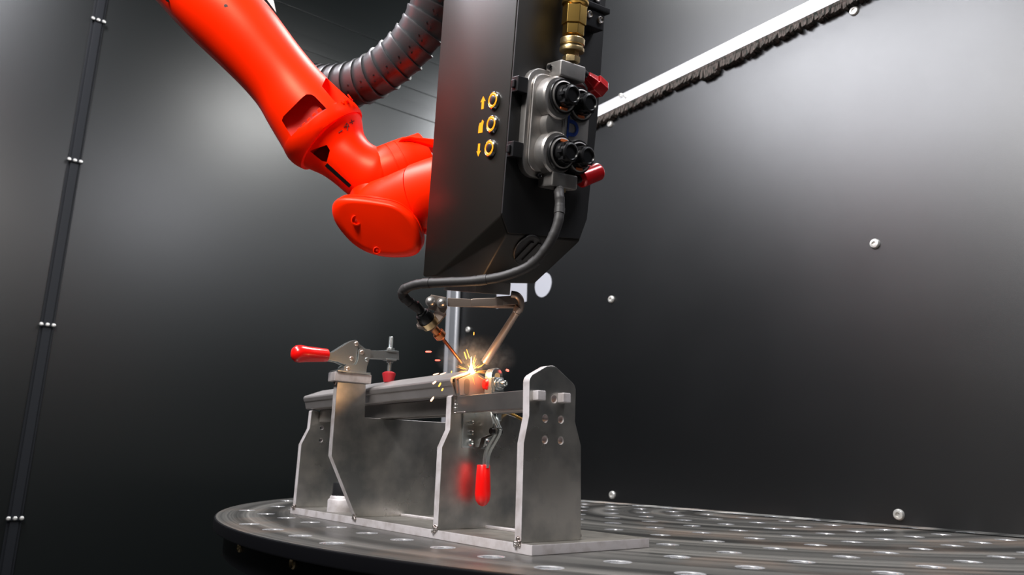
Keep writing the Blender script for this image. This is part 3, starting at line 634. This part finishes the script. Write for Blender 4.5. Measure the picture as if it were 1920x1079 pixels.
# black cable clamp at the top right
cc = thing('cable_clamp', tuple(hp(0.03, 1.2, 2.8)), 'black cable clamp bolted to the head beside the brass fitting', 'clamp')
g = H(); g.box((0.031, 0.97, 2.72), (0.22, 1.37, 2.96)); g.build('clamp_base', M_BLACKM, cc, bevel=0.015)
g = H(); g.box((0.031, 0.95, 2.96), (0.26, 1.44, 3.04)); g.build('clamp_shelf', M_BLACKM, cc, bevel=0.015)
g = H(); g.box((0.031, 0.97, 3.04), (0.20, 1.30, 3.5)); g.build('clamp_top', M_BLACKM, cc, bevel=0.015)
for v0, w0, u0 in ((1.08, 2.87, 0.22), (1.29, 2.85, 0.22), (1.22, 3.13, 0.20)):
    g = H(); g.lathe((u0, v0, w0), (1, 0, 0), [(0, 0.05), (0.02, 0.05), (0.03, 0.04), (0.015, 0.025), (0.015, 0.001)], 16); g.build('clamp_screw', M_CAST, cc)

# ---- nozzle bracket below the head
nb = thing('nozzle_bracket', tuple(P(885, 567)), 'brown grey steel bracket under the head holding both nozzles', 'bracket')
def flat(pts_px, d0, thick_vec, name, m_, parent, bevel=0.008, label=None):
    g_ = G(); g_.slab([tuple(at(px, py, d)) for (px, py), d in zip(pts_px, d0 if isinstance(d0, (list, tuple)) else [d0] * len(pts_px))], tuple(thick_vec)); return g_.build(name, m_, parent, bevel=bevel, label=label)
back = FW * 0.25
flat([(838, 559), (883, 561), (883, 576), (838, 575)], 10.62, HV * 0.14, 'bracket_arm', M_NOZ, nb)
flat([(881, 560), (930, 558), (931, 574), (924, 576), (882, 576)], 10.55, HV * 0.5, 'bracket_centre', M_NOZ, nb, 0.02)
flat([(928, 557), (970, 554), (971, 571), (929, 574)], 10.62, FW * 0.14, 'bracket_arm', M_NOZ, nb)
# ears with two screws, folded plate holding the torch
flat([(804, 558), (808, 553), (836, 558), (838, 578), (832, 589), (822, 585), (802, 580)], 10.56, FW * 0.03, 'screw_plate', M_NOZ, nb)
for px, py, r in ((807, 566, 0.055), (828, 568, 0.05)):
    p = at(px, py, 10.54); dv = (at(px, py, 10.0) - p).normalized()
    G().lathe(p, dv, [(0, 0.075), (0.02, 0.075), (0.025, r), (0.045, r * 0.85), (0.06, r * 0.5), (0.062, 0.001)], 20).build('button_screw', M_CAST, nb)
fp = [(780, 612), (790, 600), (800, 604), (818, 584), (834, 587), (836, 592), (810, 623), (783, 617)]
flat(fp, [10.40, 10.50, 10.5, 10.62, 10.66, 10.64, 10.42, 10.38], HW * 0.03, 'folded_plate', M_NOZ, nb, 0.005)
# torch: black sleeve, copper neck, filler rod
wt = thing('filler_torch', tuple(P(812, 610, 10.55)), 'slim copper filler wire torch pointing at the weld from the left', 'torch')
tpath = [at(783, 575, 10.35), at(800, 598, 10.45), at(814, 614, 10.52), at(826, 630, 10.6), at(831, 638, 10.64), at(866, 682, 10.86)]
ax = (tpath[2] - tpath[0]).normalized()
def seg(a, b, prof, n, m_, nm): G().lathe(a, b - a, [(t * (b - a).length, r) for t, r in prof], n).build(nm, m_, wt)
seg(at(778, 570, 10.33), at(799, 598, 10.44), [(0, 0.06), (0.5, 0.065), (0.55, 0.08), (1, 0.08)], 20, M_BLACK, 'cable_boot')
seg(at(791, 588, 10.40), at(806, 607, 10.49), [(0, 0.10), (0.2, 0.115), (0.9, 0.115), (1, 0.10)], 24, M_BLACKM, 'sleeve')
seg(at(801, 601, 10.46), at(808, 610, 10.50), [(0, 0.125), (1, 0.125)], 24, M_GOLD, 'gold_ring')
seg(at(812, 615, 10.52), at(829, 634, 10.62), [(0, 0.06), (0.45, 0.06), (0.5, 0.085), (0.85, 0.085), (1, 0.05)], 18, M_COPPER, 'copper_neck')
seg(at(827, 632, 10.61), at(865, 681, 10.86), [(0, 0.026), (0.9, 0.022), (1, 0.016)], 12, M_TUBE, 'filler_tube')
# gas nozzle: elbow and slanting tube
gn = thing('gas_nozzle', tuple(P(970, 590, 10.8)), 'slanting brown steel gas tube pointing at the weld from the right', 'nozzle')
G().tube(spline([at(958, 552, 10.62), at(968, 554, 10.63), at(975, 562, 10.64), at(976, 574, 10.66), at(973, 584, 10.68)], 5), 0.05, 14).build('elbow', M_NOZ, gn)
G().lathe(at(974, 575, 10.67), at(968, 586, 10.70) - at(974, 575, 10.67), [(0, 0.065), (0.05, 0.07), (0.09, 0.06)], 18).build('collar', M_NOZ, gn)
G().lathe(at(970, 583, 10.69), at(903, 690, 10.98) - at(970, 583, 10.69), [(0, 0.05), (0.03, 0.062), (0.06, 0.052), (0.75, 0.062), (0.93, 0.064), (0.935, 0.05)], 20).build('tube', M_NOZ, gn)

# ---- welding cable looping from the coupling to the torch
cpth = [hp(0.25, 0.74, 0.46), at(1048, 365, 9.75), at(1049, 385, 9.7), at(1045, 420, 9.62), at(1026, 462, 9.6), at(995, 497, 9.65), at(945, 518, 9.75), at(890, 527, 9.85), at(830, 530, 9.98), at(785, 533, 10.1), at(758, 543, 10.18), at(755, 555, 10.22), at(768, 567, 10.28), at(785, 580, 10.37)]
Pc = spline(cpth, 10); rad = []
for i in range(len(Pc)):
    rad.append(0.064 + (0.004 if (i % 7) == 0 else 0))
cab = tag(G().tube(Pc, rad, 14).build('welding_cable', M_CABLE, org=Vector(cpth[0]), smooth=80), 'black sleeved cable looping from the coupling block down to the filler torch', 'cable')
for k in (4, 22, 47, 66, 85, 98, 112, 121):
    if k + 2 < len(Pc): G().tube(Pc[k:k + 4], 0.071, 14).build('cable_sleeve', M_CABLE, cab, smooth=60)
g = G(); g.T = None
gland = H(); gland.lathe((0.25, 0.78, 0.46), (0, 0, -1), [(-0.08, 0.05), (0, 0.05), (0.01, 0.065), (0.06, 0.065), (0.07, 0.045)], 6); gland.build('cable_gland', M_BRASS2, cp)

# ================================================================== ROBOT ARM
rb = thing('robot_arm', tuple(at(420, 60, 12.6)), 'orange red industrial robot arm reaching down to the welding head', 'robot')
def loft(stations, n=40, sq=1.0):
    """stations: (px, py, depth, radius dm); rings across the path."""
    P_ = [at(a, b, d) for a, b, d, r in stations]; rr2 = []
    for i, p in enumerate(P_):
        t = (P_[min(i + 1, len(P_) - 1)] - P_[max(i - 1, 0)]).normalized()
        e = (FW - t * FW.dot(t)).normalized(); g_ = t.cross(e); r = stations[i][3]
        rr2.append([tuple(p + e * (r * math.cos(2 * math.pi * k / n)) + g_ * (r * math.sin(2 * math.pi * k / n))) for k in range(n)])
    g_ = G(); return g_.rings(rr2)
def smooth_stations(st, n=6):
    P4 = [Vector((a, b, d, r)) for a, b, d, r in st]
    P4 = [P4[0] * 2 - P4[1]] + P4 + [P4[-1] * 2 - P4[-2]]; out = []
    for i in range(1, len(P4) - 2):
        for k in range(n):
            t = k / n; a, b, c, d = P4[i - 1], P4[i], P4[i + 1], P4[i + 2]
            out.append(tuple(0.5 * ((2 * b) + (c - a) * t + (2 * a - 5 * b + 4 * c - d) * t * t + (3 * b - a - 3 * c + d) * t ** 3)))
    out.append(tuple(P4[-2])); return out
fore = smooth_stations([(160, -300, 13.0, 0.86), (250, -180, 12.85, 0.80), (352, -50, 12.7, 0.71), (405, 12, 12.6, 0.675), (458, 68, 12.6, 0.64), (505, 122, 12.6, 0.59), (538, 162, 12.6, 0.585), (567, 200, 12.6, 0.64), (596, 236, 12.6, 0.70), (604, 247, 12.6, 0.71)])
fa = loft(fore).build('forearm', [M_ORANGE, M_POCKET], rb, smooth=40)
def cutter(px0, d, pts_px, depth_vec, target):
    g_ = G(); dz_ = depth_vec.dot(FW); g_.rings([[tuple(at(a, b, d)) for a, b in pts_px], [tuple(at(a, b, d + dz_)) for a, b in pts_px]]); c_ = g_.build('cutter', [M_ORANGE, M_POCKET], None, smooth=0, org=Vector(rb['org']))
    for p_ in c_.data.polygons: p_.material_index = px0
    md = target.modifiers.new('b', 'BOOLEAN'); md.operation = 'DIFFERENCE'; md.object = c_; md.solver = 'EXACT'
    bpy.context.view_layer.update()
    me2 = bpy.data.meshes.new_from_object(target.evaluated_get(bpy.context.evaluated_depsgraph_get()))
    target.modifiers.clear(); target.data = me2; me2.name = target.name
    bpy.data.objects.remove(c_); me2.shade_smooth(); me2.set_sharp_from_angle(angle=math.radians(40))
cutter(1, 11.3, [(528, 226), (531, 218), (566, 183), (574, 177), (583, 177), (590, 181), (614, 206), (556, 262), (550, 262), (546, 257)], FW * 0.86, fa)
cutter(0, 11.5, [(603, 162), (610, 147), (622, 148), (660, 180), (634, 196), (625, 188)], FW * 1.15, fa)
rib_dir = (at(609, 207, 12) - at(557, 257, 12)).normalized()
for k in range(5):
    t = (k + 0.5) / 5; cx_, cy_ = 560 + (607 - 560) * t, 253 + (207 - 253) * t
    c_ = at(cx_, cy_, 12.05); dn = (at(609, 270, 12) - at(575, 225, 12)).normalized()
    g = G(lambda a, b, c, c_=c_, dn=dn: c_ + rib_dir * a + dn * b + FW * c); g.box((-0.032, -0.07, -0.05), (0.032, 0.04, 0.12)); g.build('grille_rib', M_ORANGE, fa, bevel=0.008)
for k in range(3):
    t = (k + 0.5) / 3; c_ = at(638 + 20 * t, 193 - 14 * t, 12.15); dn = (at(609, 270, 12) - at(575, 225, 12)).normalized()
    g = G(lambda a, b, c, c_=c_, dn=dn: c_ + rib_dir * a + dn * b + FW * c); g.box((-0.012, -0.04, -0.02), (0.012, 0.04, 0.14)); g.build('grille_rib', M_ORANGE, fa, bevel=0.004)
loft([(602, 244, 12.6, 0.71), (603, 245.5, 12.6, 0.725), (609, 252, 12.6, 0.725), (614, 258, 12.6, 0.715), (618, 263, 12.6, 0.69), (620, 265, 12.6, 0.66)]).build('collar_ring', M_ORANGE, rb, smooth=30)
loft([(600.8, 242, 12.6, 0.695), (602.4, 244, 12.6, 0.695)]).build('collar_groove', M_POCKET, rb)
wr = smooth_stations([(618, 262, 12.6, 0.655), (628, 274, 12.58, 0.58), (642, 289, 12.55, 0.49), (660, 306, 12.5, 0.45), (682, 322, 12.5, 0.47), (705, 334, 12.5, 0.50), (725, 340, 12.5, 0.47)], 5)
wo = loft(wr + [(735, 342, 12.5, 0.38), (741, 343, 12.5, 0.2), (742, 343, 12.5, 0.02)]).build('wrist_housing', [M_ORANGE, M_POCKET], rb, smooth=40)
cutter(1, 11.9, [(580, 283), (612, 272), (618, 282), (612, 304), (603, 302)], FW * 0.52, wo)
# lower link down to the hand
loft([(690, 328, 12.6, 0.36), (700, 350, 12.5, 0.40), (706, 375, 12.4, 0.45), (710, 398, 12.3, 0.48), (712, 410, 12.25, 0.45)]).build('wrist_link', M_ORANGE, rb, smooth=50)
# joint drum towards upper right
jd = [(703, 342, 12.5), (814, 298, 12.75)]
def jst(t, r): return (jd[0][0] + (jd[1][0] - jd[0][0]) * t, jd[0][1] + (jd[1][1] - jd[0][1]) * t, 12.5 + 0.25 * t, r)
prof = [(0.0, 0.40), (0.1, 0.50), (0.22, 0.53), (0.34, 0.53), (0.345, 0.52), (0.355, 0.52), (0.36, 0.53), (0.48, 0.53), (0.485, 0.52), (0.495, 0.52), (0.50, 0.53), (0.66, 0.525), (0.70, 0.51), (0.9, 0.50)]
loft([jst(t, r) for t, r in prof]).build('joint_drum', M_ORANGE, rb, smooth=25)
flat([(742, 268), (752, 258), (768, 255), (830, 262), (850, 300), (830, 300), (812, 276), (768, 264)], [12.3, 12.25, 12.2, 12.15, 12.2, 12.2, 12.2, 12.25], FW * 0.7, 'joint_cover', M_ORANGE, rb, 0.05)
# hand body and flange going behind the head
loft([(700, 408, 12.25, 0.50), (722, 400, 12.2, 0.56), (748, 390, 12.1, 0.545), (775, 378, 12.0, 0.54), (790, 372, 11.95, 0.54)]).build('hand_body', M_ORANGE, rb, smooth=40)
loft([(789, 372, 11.95, 0.52), (791, 371.5, 11.95, 0.52), (792, 371, 11.94, 0.555), (812, 364, 11.88, 0.555), (850, 352, 11.75, 0.55)]).build('hand_flange', M_ORANGE, rb, smooth=40)
flat([(765, 404), (772, 398), (800, 430), (796, 440)], 11.75, FW * 0.25, 'flange_tab', M_ORANGE, rb, 0.02)
# rounded triangular end cover facing the camera
capo = [(622, 392), (627, 378), (642, 371), (670, 371), (705, 375), (740, 382), (765, 398), (782, 420), (790, 446), (788, 468), (774, 480), (745, 483), (715, 481), (685, 472), (660, 456), (638, 432), (626, 412)]
def capring(k, dd, shift=(0, 0)):
    cx_, cy_ = 706, 428; out = []
    Pp = [Vector((a, b, 0)) for a, b in capo]; sm = []
    n_ = len(Pp)
    for i in range(n_):
        a, b, c, d = Pp[(i - 1) % n_], Pp[i], Pp[(i + 1) % n_], Pp[(i + 2) % n_]
        for q in range(4):
            t = q / 4; sm.append(0.5 * ((2 * b) + (c - a) * t + (2 * a - 5 * b + 4 * c - d) * t * t + (3 * b - a - 3 * c + d) * t ** 3))
    for p in sm:
        a = cx_ + (p.x - cx_) * k + shift[0]; b = cy_ + (p.y - cy_) * k + shift[1]
        out.append(tuple(at(a, b, 11.45 - (p.x - cx_) * 0.0022 * k + (cy_ - p.y) * -0.0035 * k + dd)))
    return out
g = G(); g.rings([capring(0.86, 0.62, (12, -10)), capring(0.93, 0.55, (10, -9)), capring(0.98, 0.40, (7, -7)), capring(0.98, 0.20, (4, -4))]); g.build('cover_rim', M_ORANGE, rb, smooth=40)
g = G(); g.rings([capring(0.97, 0.21, (3, -3)), capring(1.0, 0.18, (2, -2)), capring(1.0, 0.09), capring(0.985, 0.03), capring(0.94, -0.01), capring(0.86, -0.045), capring(0.80, -0.05), capring(0.76, -0.052), capring(0.4, -0.07), capring(0.05, -0.075)])
cover = g.build('end_cover', M_ORANGE, rb, smooth=45)
for px, py, rr_ in ((668, 413, 0.085), (706, 470, 0.06)):
    p = at(px, py, 11.40 - (px - 706) * 0.0022 + (428 - py) * -0.0035); n_ = -(ray(px, py).normalized())
    g = G(); g.lathe(p, n_, [(0.0, rr_), (0.03, rr_), (0.035, rr_ * 0.8), (0.0, rr_ * 0.7), (0.0, 0.001)], 20); g.build('cover_screw', M_ORANGE, cover, smooth=30)
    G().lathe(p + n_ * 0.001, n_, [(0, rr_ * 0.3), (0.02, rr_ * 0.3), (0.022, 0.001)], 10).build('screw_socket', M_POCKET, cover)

# markings: find the enamel surface along the line of sight and lay the marks on it
def bvh_of(o):
    me3 = o.data; return BVHTree.FromPolygons([o.matrix_world @ v.co for v in me3.vertices], [tuple(p_.vertices) for p_ in me3.polygons])
bpy.context.view_layer.update()
BV = bvh_of(wo)
def surf(px, py, bv=BV, lift=0.006):
    h, n, _, _ = bv.ray_cast(CAM * S, ray(px, py).normalized())
    if h is None: return None
    return h / S + n * lift if n.dot(-FW) > 0 else h / S - n * lift
def stroke(pxs, r, nm, m_, parent, bv=BV):
    q = [surf(a, b, bv) for a, b in pxs]
    if any(v is None for v in q): return None
    return G().tube(q, r, 6).build(nm, m_, parent)
stroke([(634, 249), (641, 245)], 0.0065, 'marker_stroke', M_INK, rb)
stroke([(650, 231), (644, 239), (654, 237)], 0.0065, 'marker_stroke', M_INK, rb)
stroke([(652, 233), (650, 245)], 0.0065, 'marker_stroke', M_INK, rb)
stroke([(655, 231), (663, 227)], 0.0065, 'marker_stroke', M_INK, rb)
stroke([(658, 225), (660, 233)], 0.0065, 'marker_stroke', M_INK, rb)
lab = [surf(a, b, lift=0.01) for a, b in [(609, 311), (614, 306), (659, 347), (655, 352)]]
if all(v is not None for v in lab):
    g = G(); g.add([tuple(v) for v in lab], [(0, 1, 2, 3)]); lb = g.build('name_label', M_BLACK, rb, smooth=0)
else:
    flat([(608, 313), (613, 308), (658, 349), (654, 354)], 12.35, FW * 0.05, 'name_label', M_BLACK, rb, 0.0)
# small speckle on the forearm and dark bolts near the top
BF = bvh_of(fa)
for px, py, m_, r_ in ((423, 11, M_CAST, 0.03), (315, -2, M_BLACK, 0.05)):
    p = surf(px, py, BF, 0.0)
    if p is not None:
        G().lathe(p, (CAM - p).normalized(), [(0, r_), (0.01, r_), (0.012, 0.001)], 12).build('paint_chip' if m_ is M_CAST else 'arm_bolt', m_, rb)
flat([(488, -40), (505, -30), (516, 22), (503, 4), (480, -25)], 12.9, FW * 0.06, 'arm_tag', M_CAST, rb)
# upper part of the arm, out of the picture
loft([(160, -300, 13.0, 0.9), (100, -380, 13.1, 1.1), (20, -480, 13.3, 1.3), (-40, -560, 13.5, 1.3)]).build('arm_elbow', M_ORANGE, rb, smooth=50)

# ================================================================== ENERGY HOSE
eh = thing('energy_hose', tuple(at(720, 130, 12.9)), 'black segmented energy hose curving from behind the robot arm to the head', 'hose')
hp_ = [at(500, 120, 14.1), at(545, 150, 13.9), at(600, 163, 13.6), at(650, 161, 13.3), at(692, 148, 13.1), at(728, 124, 12.95), at(764, 92, 12.85), at(795, 50, 12.75), at(812, 10, 12.65), at(830, -35, 12.5), at(870, -90, 12.3)]
Ph = spline(hp_, 12); seglen = 0.235; acc = 0; cuts = [0]
for i in range(1, len(Ph)):
    acc += (Ph[i] - Ph[i - 1]).length
    if acc >= seglen: cuts.append(i); acc = 0
def interp(path, i0, i1, t):
    f_ = i0 + (i1 - i0) * t; k = min(int(f_), len(path) - 2); return path[k].lerp(path[k + 1], f_ - k)
Lc = [0]
for i in range(1, len(Ph)): Lc.append(Lc[-1] + (Ph[i] - Ph[i - 1]).length)
def pt(s_):
    s_ = max(0, min(Lc[-1] - 1e-6, s_))
    for i in range(1, len(Lc)):
        if Lc[i] >= s_: return Ph[i - 1].lerp(Ph[i], (s_ - Lc[i - 1]) / (Lc[i] - Lc[i - 1]))
nseg = int(Lc[-1] / seglen)
side = None
for k in range(nseg):
    s0_ = k * seglen; g = G()
    pa, pb = pt(s0_), pt(s0_ + seglen * 1.18); t = (pb - pa).normalized(); R_ = 0.385
    e = (FW - t * FW.dot(t)).normalized(); q_ = t.cross(e)
    rr2 = []
    for tt, rr_ in ((0.0, R_ * 0.93), (0.06, R_ * 0.955), (0.70, R_ * 1.0), (0.88, R_ * 1.055), (1.0, R_ * 1.055), (1.0, R_ * 0.98)):
        c_ = pa.lerp(pb, tt); rr2.append([tuple(c_ + e * (rr_ * math.cos(2 * math.pi * i / 28)) + q_ * (rr_ * math.sin(2 * math.pi * i / 28))) for i in range(28)])
    g.rings(rr2); so = g.build('hose_segment', M_HOSE, eh, smooth=30)
    if k % 1 == 0:
        g = G()
        for da, tt in ((0.55, 0.40), (0.30, 0.58), (0.42, 0.5)):
            a_ = math.pi + da; c_ = pa.lerp(pb, tt); d = e * math.cos(a_) + q_ * math.sin(a_)
            if tt == 0.5: continue
            g.lathe(c_ + d * (R_ * 0.96), d, [(0, 0.014), (R_ * 0.04 + 0.004, 0.014), (R_ * 0.04 + 0.004, 0.001)], 8)
        g.build('segment_pin', M_BLACK, so)

# ================================================================== WELD FLASH, SPARKS, SMOKE
WP = at(883, 697, 10.80)
fl = thing('weld_flash', tuple(WP), 'white hot glowing weld point at the corner of the grey profile', 'flame')
g = G(); g.lathe(WP - UP * 0.04, UP, [(0, 0.001), (0.01, 0.035), (0.035, 0.045), (0.07, 0.03), (0.12, 0.012), (0.20, 0.003), (0.25, 0.0005)], 14)
g.lathe(WP - RT * 0.06 - UP * 0.015, RT, [(0, 0.001), (0.03, 0.016), (0.06, 0.03), (0.09, 0.018), (0.12, 0.001)], 12)
g.build('flash_core', M_FLASH, fl)
random.seed(11)
for k in range(22):
    a_ = random.uniform(0, 2 * math.pi); tl = random.uniform(-0.6, 0.6); d = (RT * math.cos(a_) + UP * math.sin(a_) + FW * tl).normalized()
    l0 = random.uniform(0.05, 0.12); l1 = l0 + random.uniform(0.04, 0.20)
    G().rod(WP + d * l0, WP + d * l1, 0.0022, 0.0006, 6).build('flash_spike', M_RAY, fl, smooth=0)
ll = bpy.data.lights.new('weld_light', 'POINT'); ll.energy = 0.17; ll.color = (1.0, 0.50, 0.20); ll.shadow_soft_size = 0.004
lo = bpy.data.objects.new('weld_light', ll); C.objects.link(lo); lo.location = (WP - FW * 0.12 + UP * 0.08) * S
SP = [  # px, py, length px, angle deg, material, radius, label
    (803, 660, 12, 0, M_SPARKR, 0.012, 'short red spark streak flying highest on the left of the weld'),
    (820, 676, 10, 0, M_SPARKR, 0.010, 'short red spark streak just below the highest left one'),
    (951, 695, 7, -25, M_SPARKR, 0.017, 'red spark flying alone on the right beyond the clamp bolt'),
    (817, 702, 12, 15, M_SPARKW, 0.007, 'pale thin spark just above the lid edge, leftmost of two'),
    (830, 701, 12, 18, M_SPARKW, 0.007, 'pale thin spark just above the lid edge, nearest the weld'),
    (814, 718, 9, 38, M_SPARKW, 0.013, 'pale orange spark in front of the lid face, leftmost there'),
    (824, 722, 9, 60, M_SPARKY, 0.011, 'yellow spark in the middle of the lid face'),
    (829, 731, 6, 60, M_SPARKY, 0.010, 'small yellow spark low on the lid face'),
    (810, 749, 11, 55, M_SPARKW, 0.013, 'pale orange spark below the lid in front of the bar'),
    (872, 667, 15, -72, M_SPARKY, 0.007, 'long yellow spark rising just left above the weld'),
    (877, 664, 18, -72, M_SPARKY, 0.004, 'thin yellow spark rising beside the longer one above the weld'),
    (888, 676, 10, 75, M_SPARKY, 0.004, 'thin yellow spark straight above the weld point'),
    (888, 626, 6, 85, M_SPARKY, 0.006, 'faint orange spark high between the two nozzles'),
    (846, 698, 4, 80, M_SPARKY, 0.006, 'tiny orange spark on the lid ridge left of the weld'),
]
for px, py, ln, an, m_, r_, lb_ in SP:
    d = 10.55 if px < 840 and py > 690 else 10.75
    c_ = at(px, py, d); dv = RT * math.cos(math.radians(an)) + UP * math.sin(math.radians(an)); L_ = ln / F * d
    g = G(); g.lathe(c_ - dv * (L_ / 2), dv, [(0, 0.001), (L_ * 0.12, r_), (L_ * 0.8, r_), (L_, 0.002)], 8)
    tag(g.build('spark', m_, org=c_, smooth=50), lb_, 'spark', 'sparks flying from the weld')
# smoke puff
def smoke(nm, c_, rx, ry, rz, dens, scale, thr):
    m_ = bpy.data.materials.new('thin smoke'); m_.use_nodes = True; nt = m_.node_tree; nt.nodes.clear(); N = nt.nodes.new; L = nt.links.new
    o_ = N('ShaderNodeOutputMaterial'); v = N('ShaderNodeVolumePrincipled'); v.inputs['Color'].default_value = (0.8, 0.8, 0.82, 1); v.inputs['Anisotropy'].default_value = 0.1
    tc_ = N('ShaderNodeTexCoord'); n_ = N('ShaderNodeTexNoise'); n_.inputs['Scale'].default_value = scale; n_.inputs['Detail'].default_value = 5; n_.inputs['Distortion'].default_value = 1.2
    L(tc_.outputs['Object'], n_.inputs['Vector'])
    gr = N('ShaderNodeTexGradient'); gr.gradient_type = 'SPHERICAL'; mp = N('ShaderNodeMapping'); mp.inputs['Scale'].default_value = (1 / (rx * S), 1 / (ry * S), 1 / (rz * S))
    L(tc_.outputs['Object'], mp.inputs[0]); L(mp.outputs[0], gr.inputs[0])
    r = N('ShaderNodeMapRange'); r.inputs['From Min'].default_value = thr; r.inputs['From Max'].default_value = thr + 0.25; L(n_.outputs['Fac'], r.inputs['Value'])
    mu = N('ShaderNodeMath'); mu.operation = 'MULTIPLY'; L(r.outputs[0], mu.inputs[0]); L(gr.outputs['Fac'], mu.inputs[1])
    m2 = N('ShaderNodeMath'); m2.operation = 'MULTIPLY'; L(mu.outputs[0], m2.inputs[0]); m2.inputs[1].default_value = dens
    L(m2.outputs[0], v.inputs['Density']); L(v.outputs[0], o_.inputs['Volume'])
    c_ = Vector(c_); g_ = G(); nr = 9
    g_.rings([[tuple(c_ + Vector((rx * math.sin(math.pi * (j + 0.01) / (nr - 1 + 0.02)) * math.cos(2 * math.pi * i / 20), ry * math.sin(math.pi * (j + 0.01) / (nr - 1 + 0.02)) * math.sin(2 * math.pi * i / 20), -rz * math.cos(math.pi * j / (nr - 1))))) for i in range(20)] for j in range(nr)])
    return g_.build(nm, m_, org=c_)
tag(smoke('weld_smoke', at(893, 672, 11.0), 0.62, 0.62, 0.36, 17, 90, 0.44), 'thin orange lit smoke curling over the weld point', 'smoke', kind='stuff')

for o in bpy.data.objects:
    if 'org' in o: del o['org']
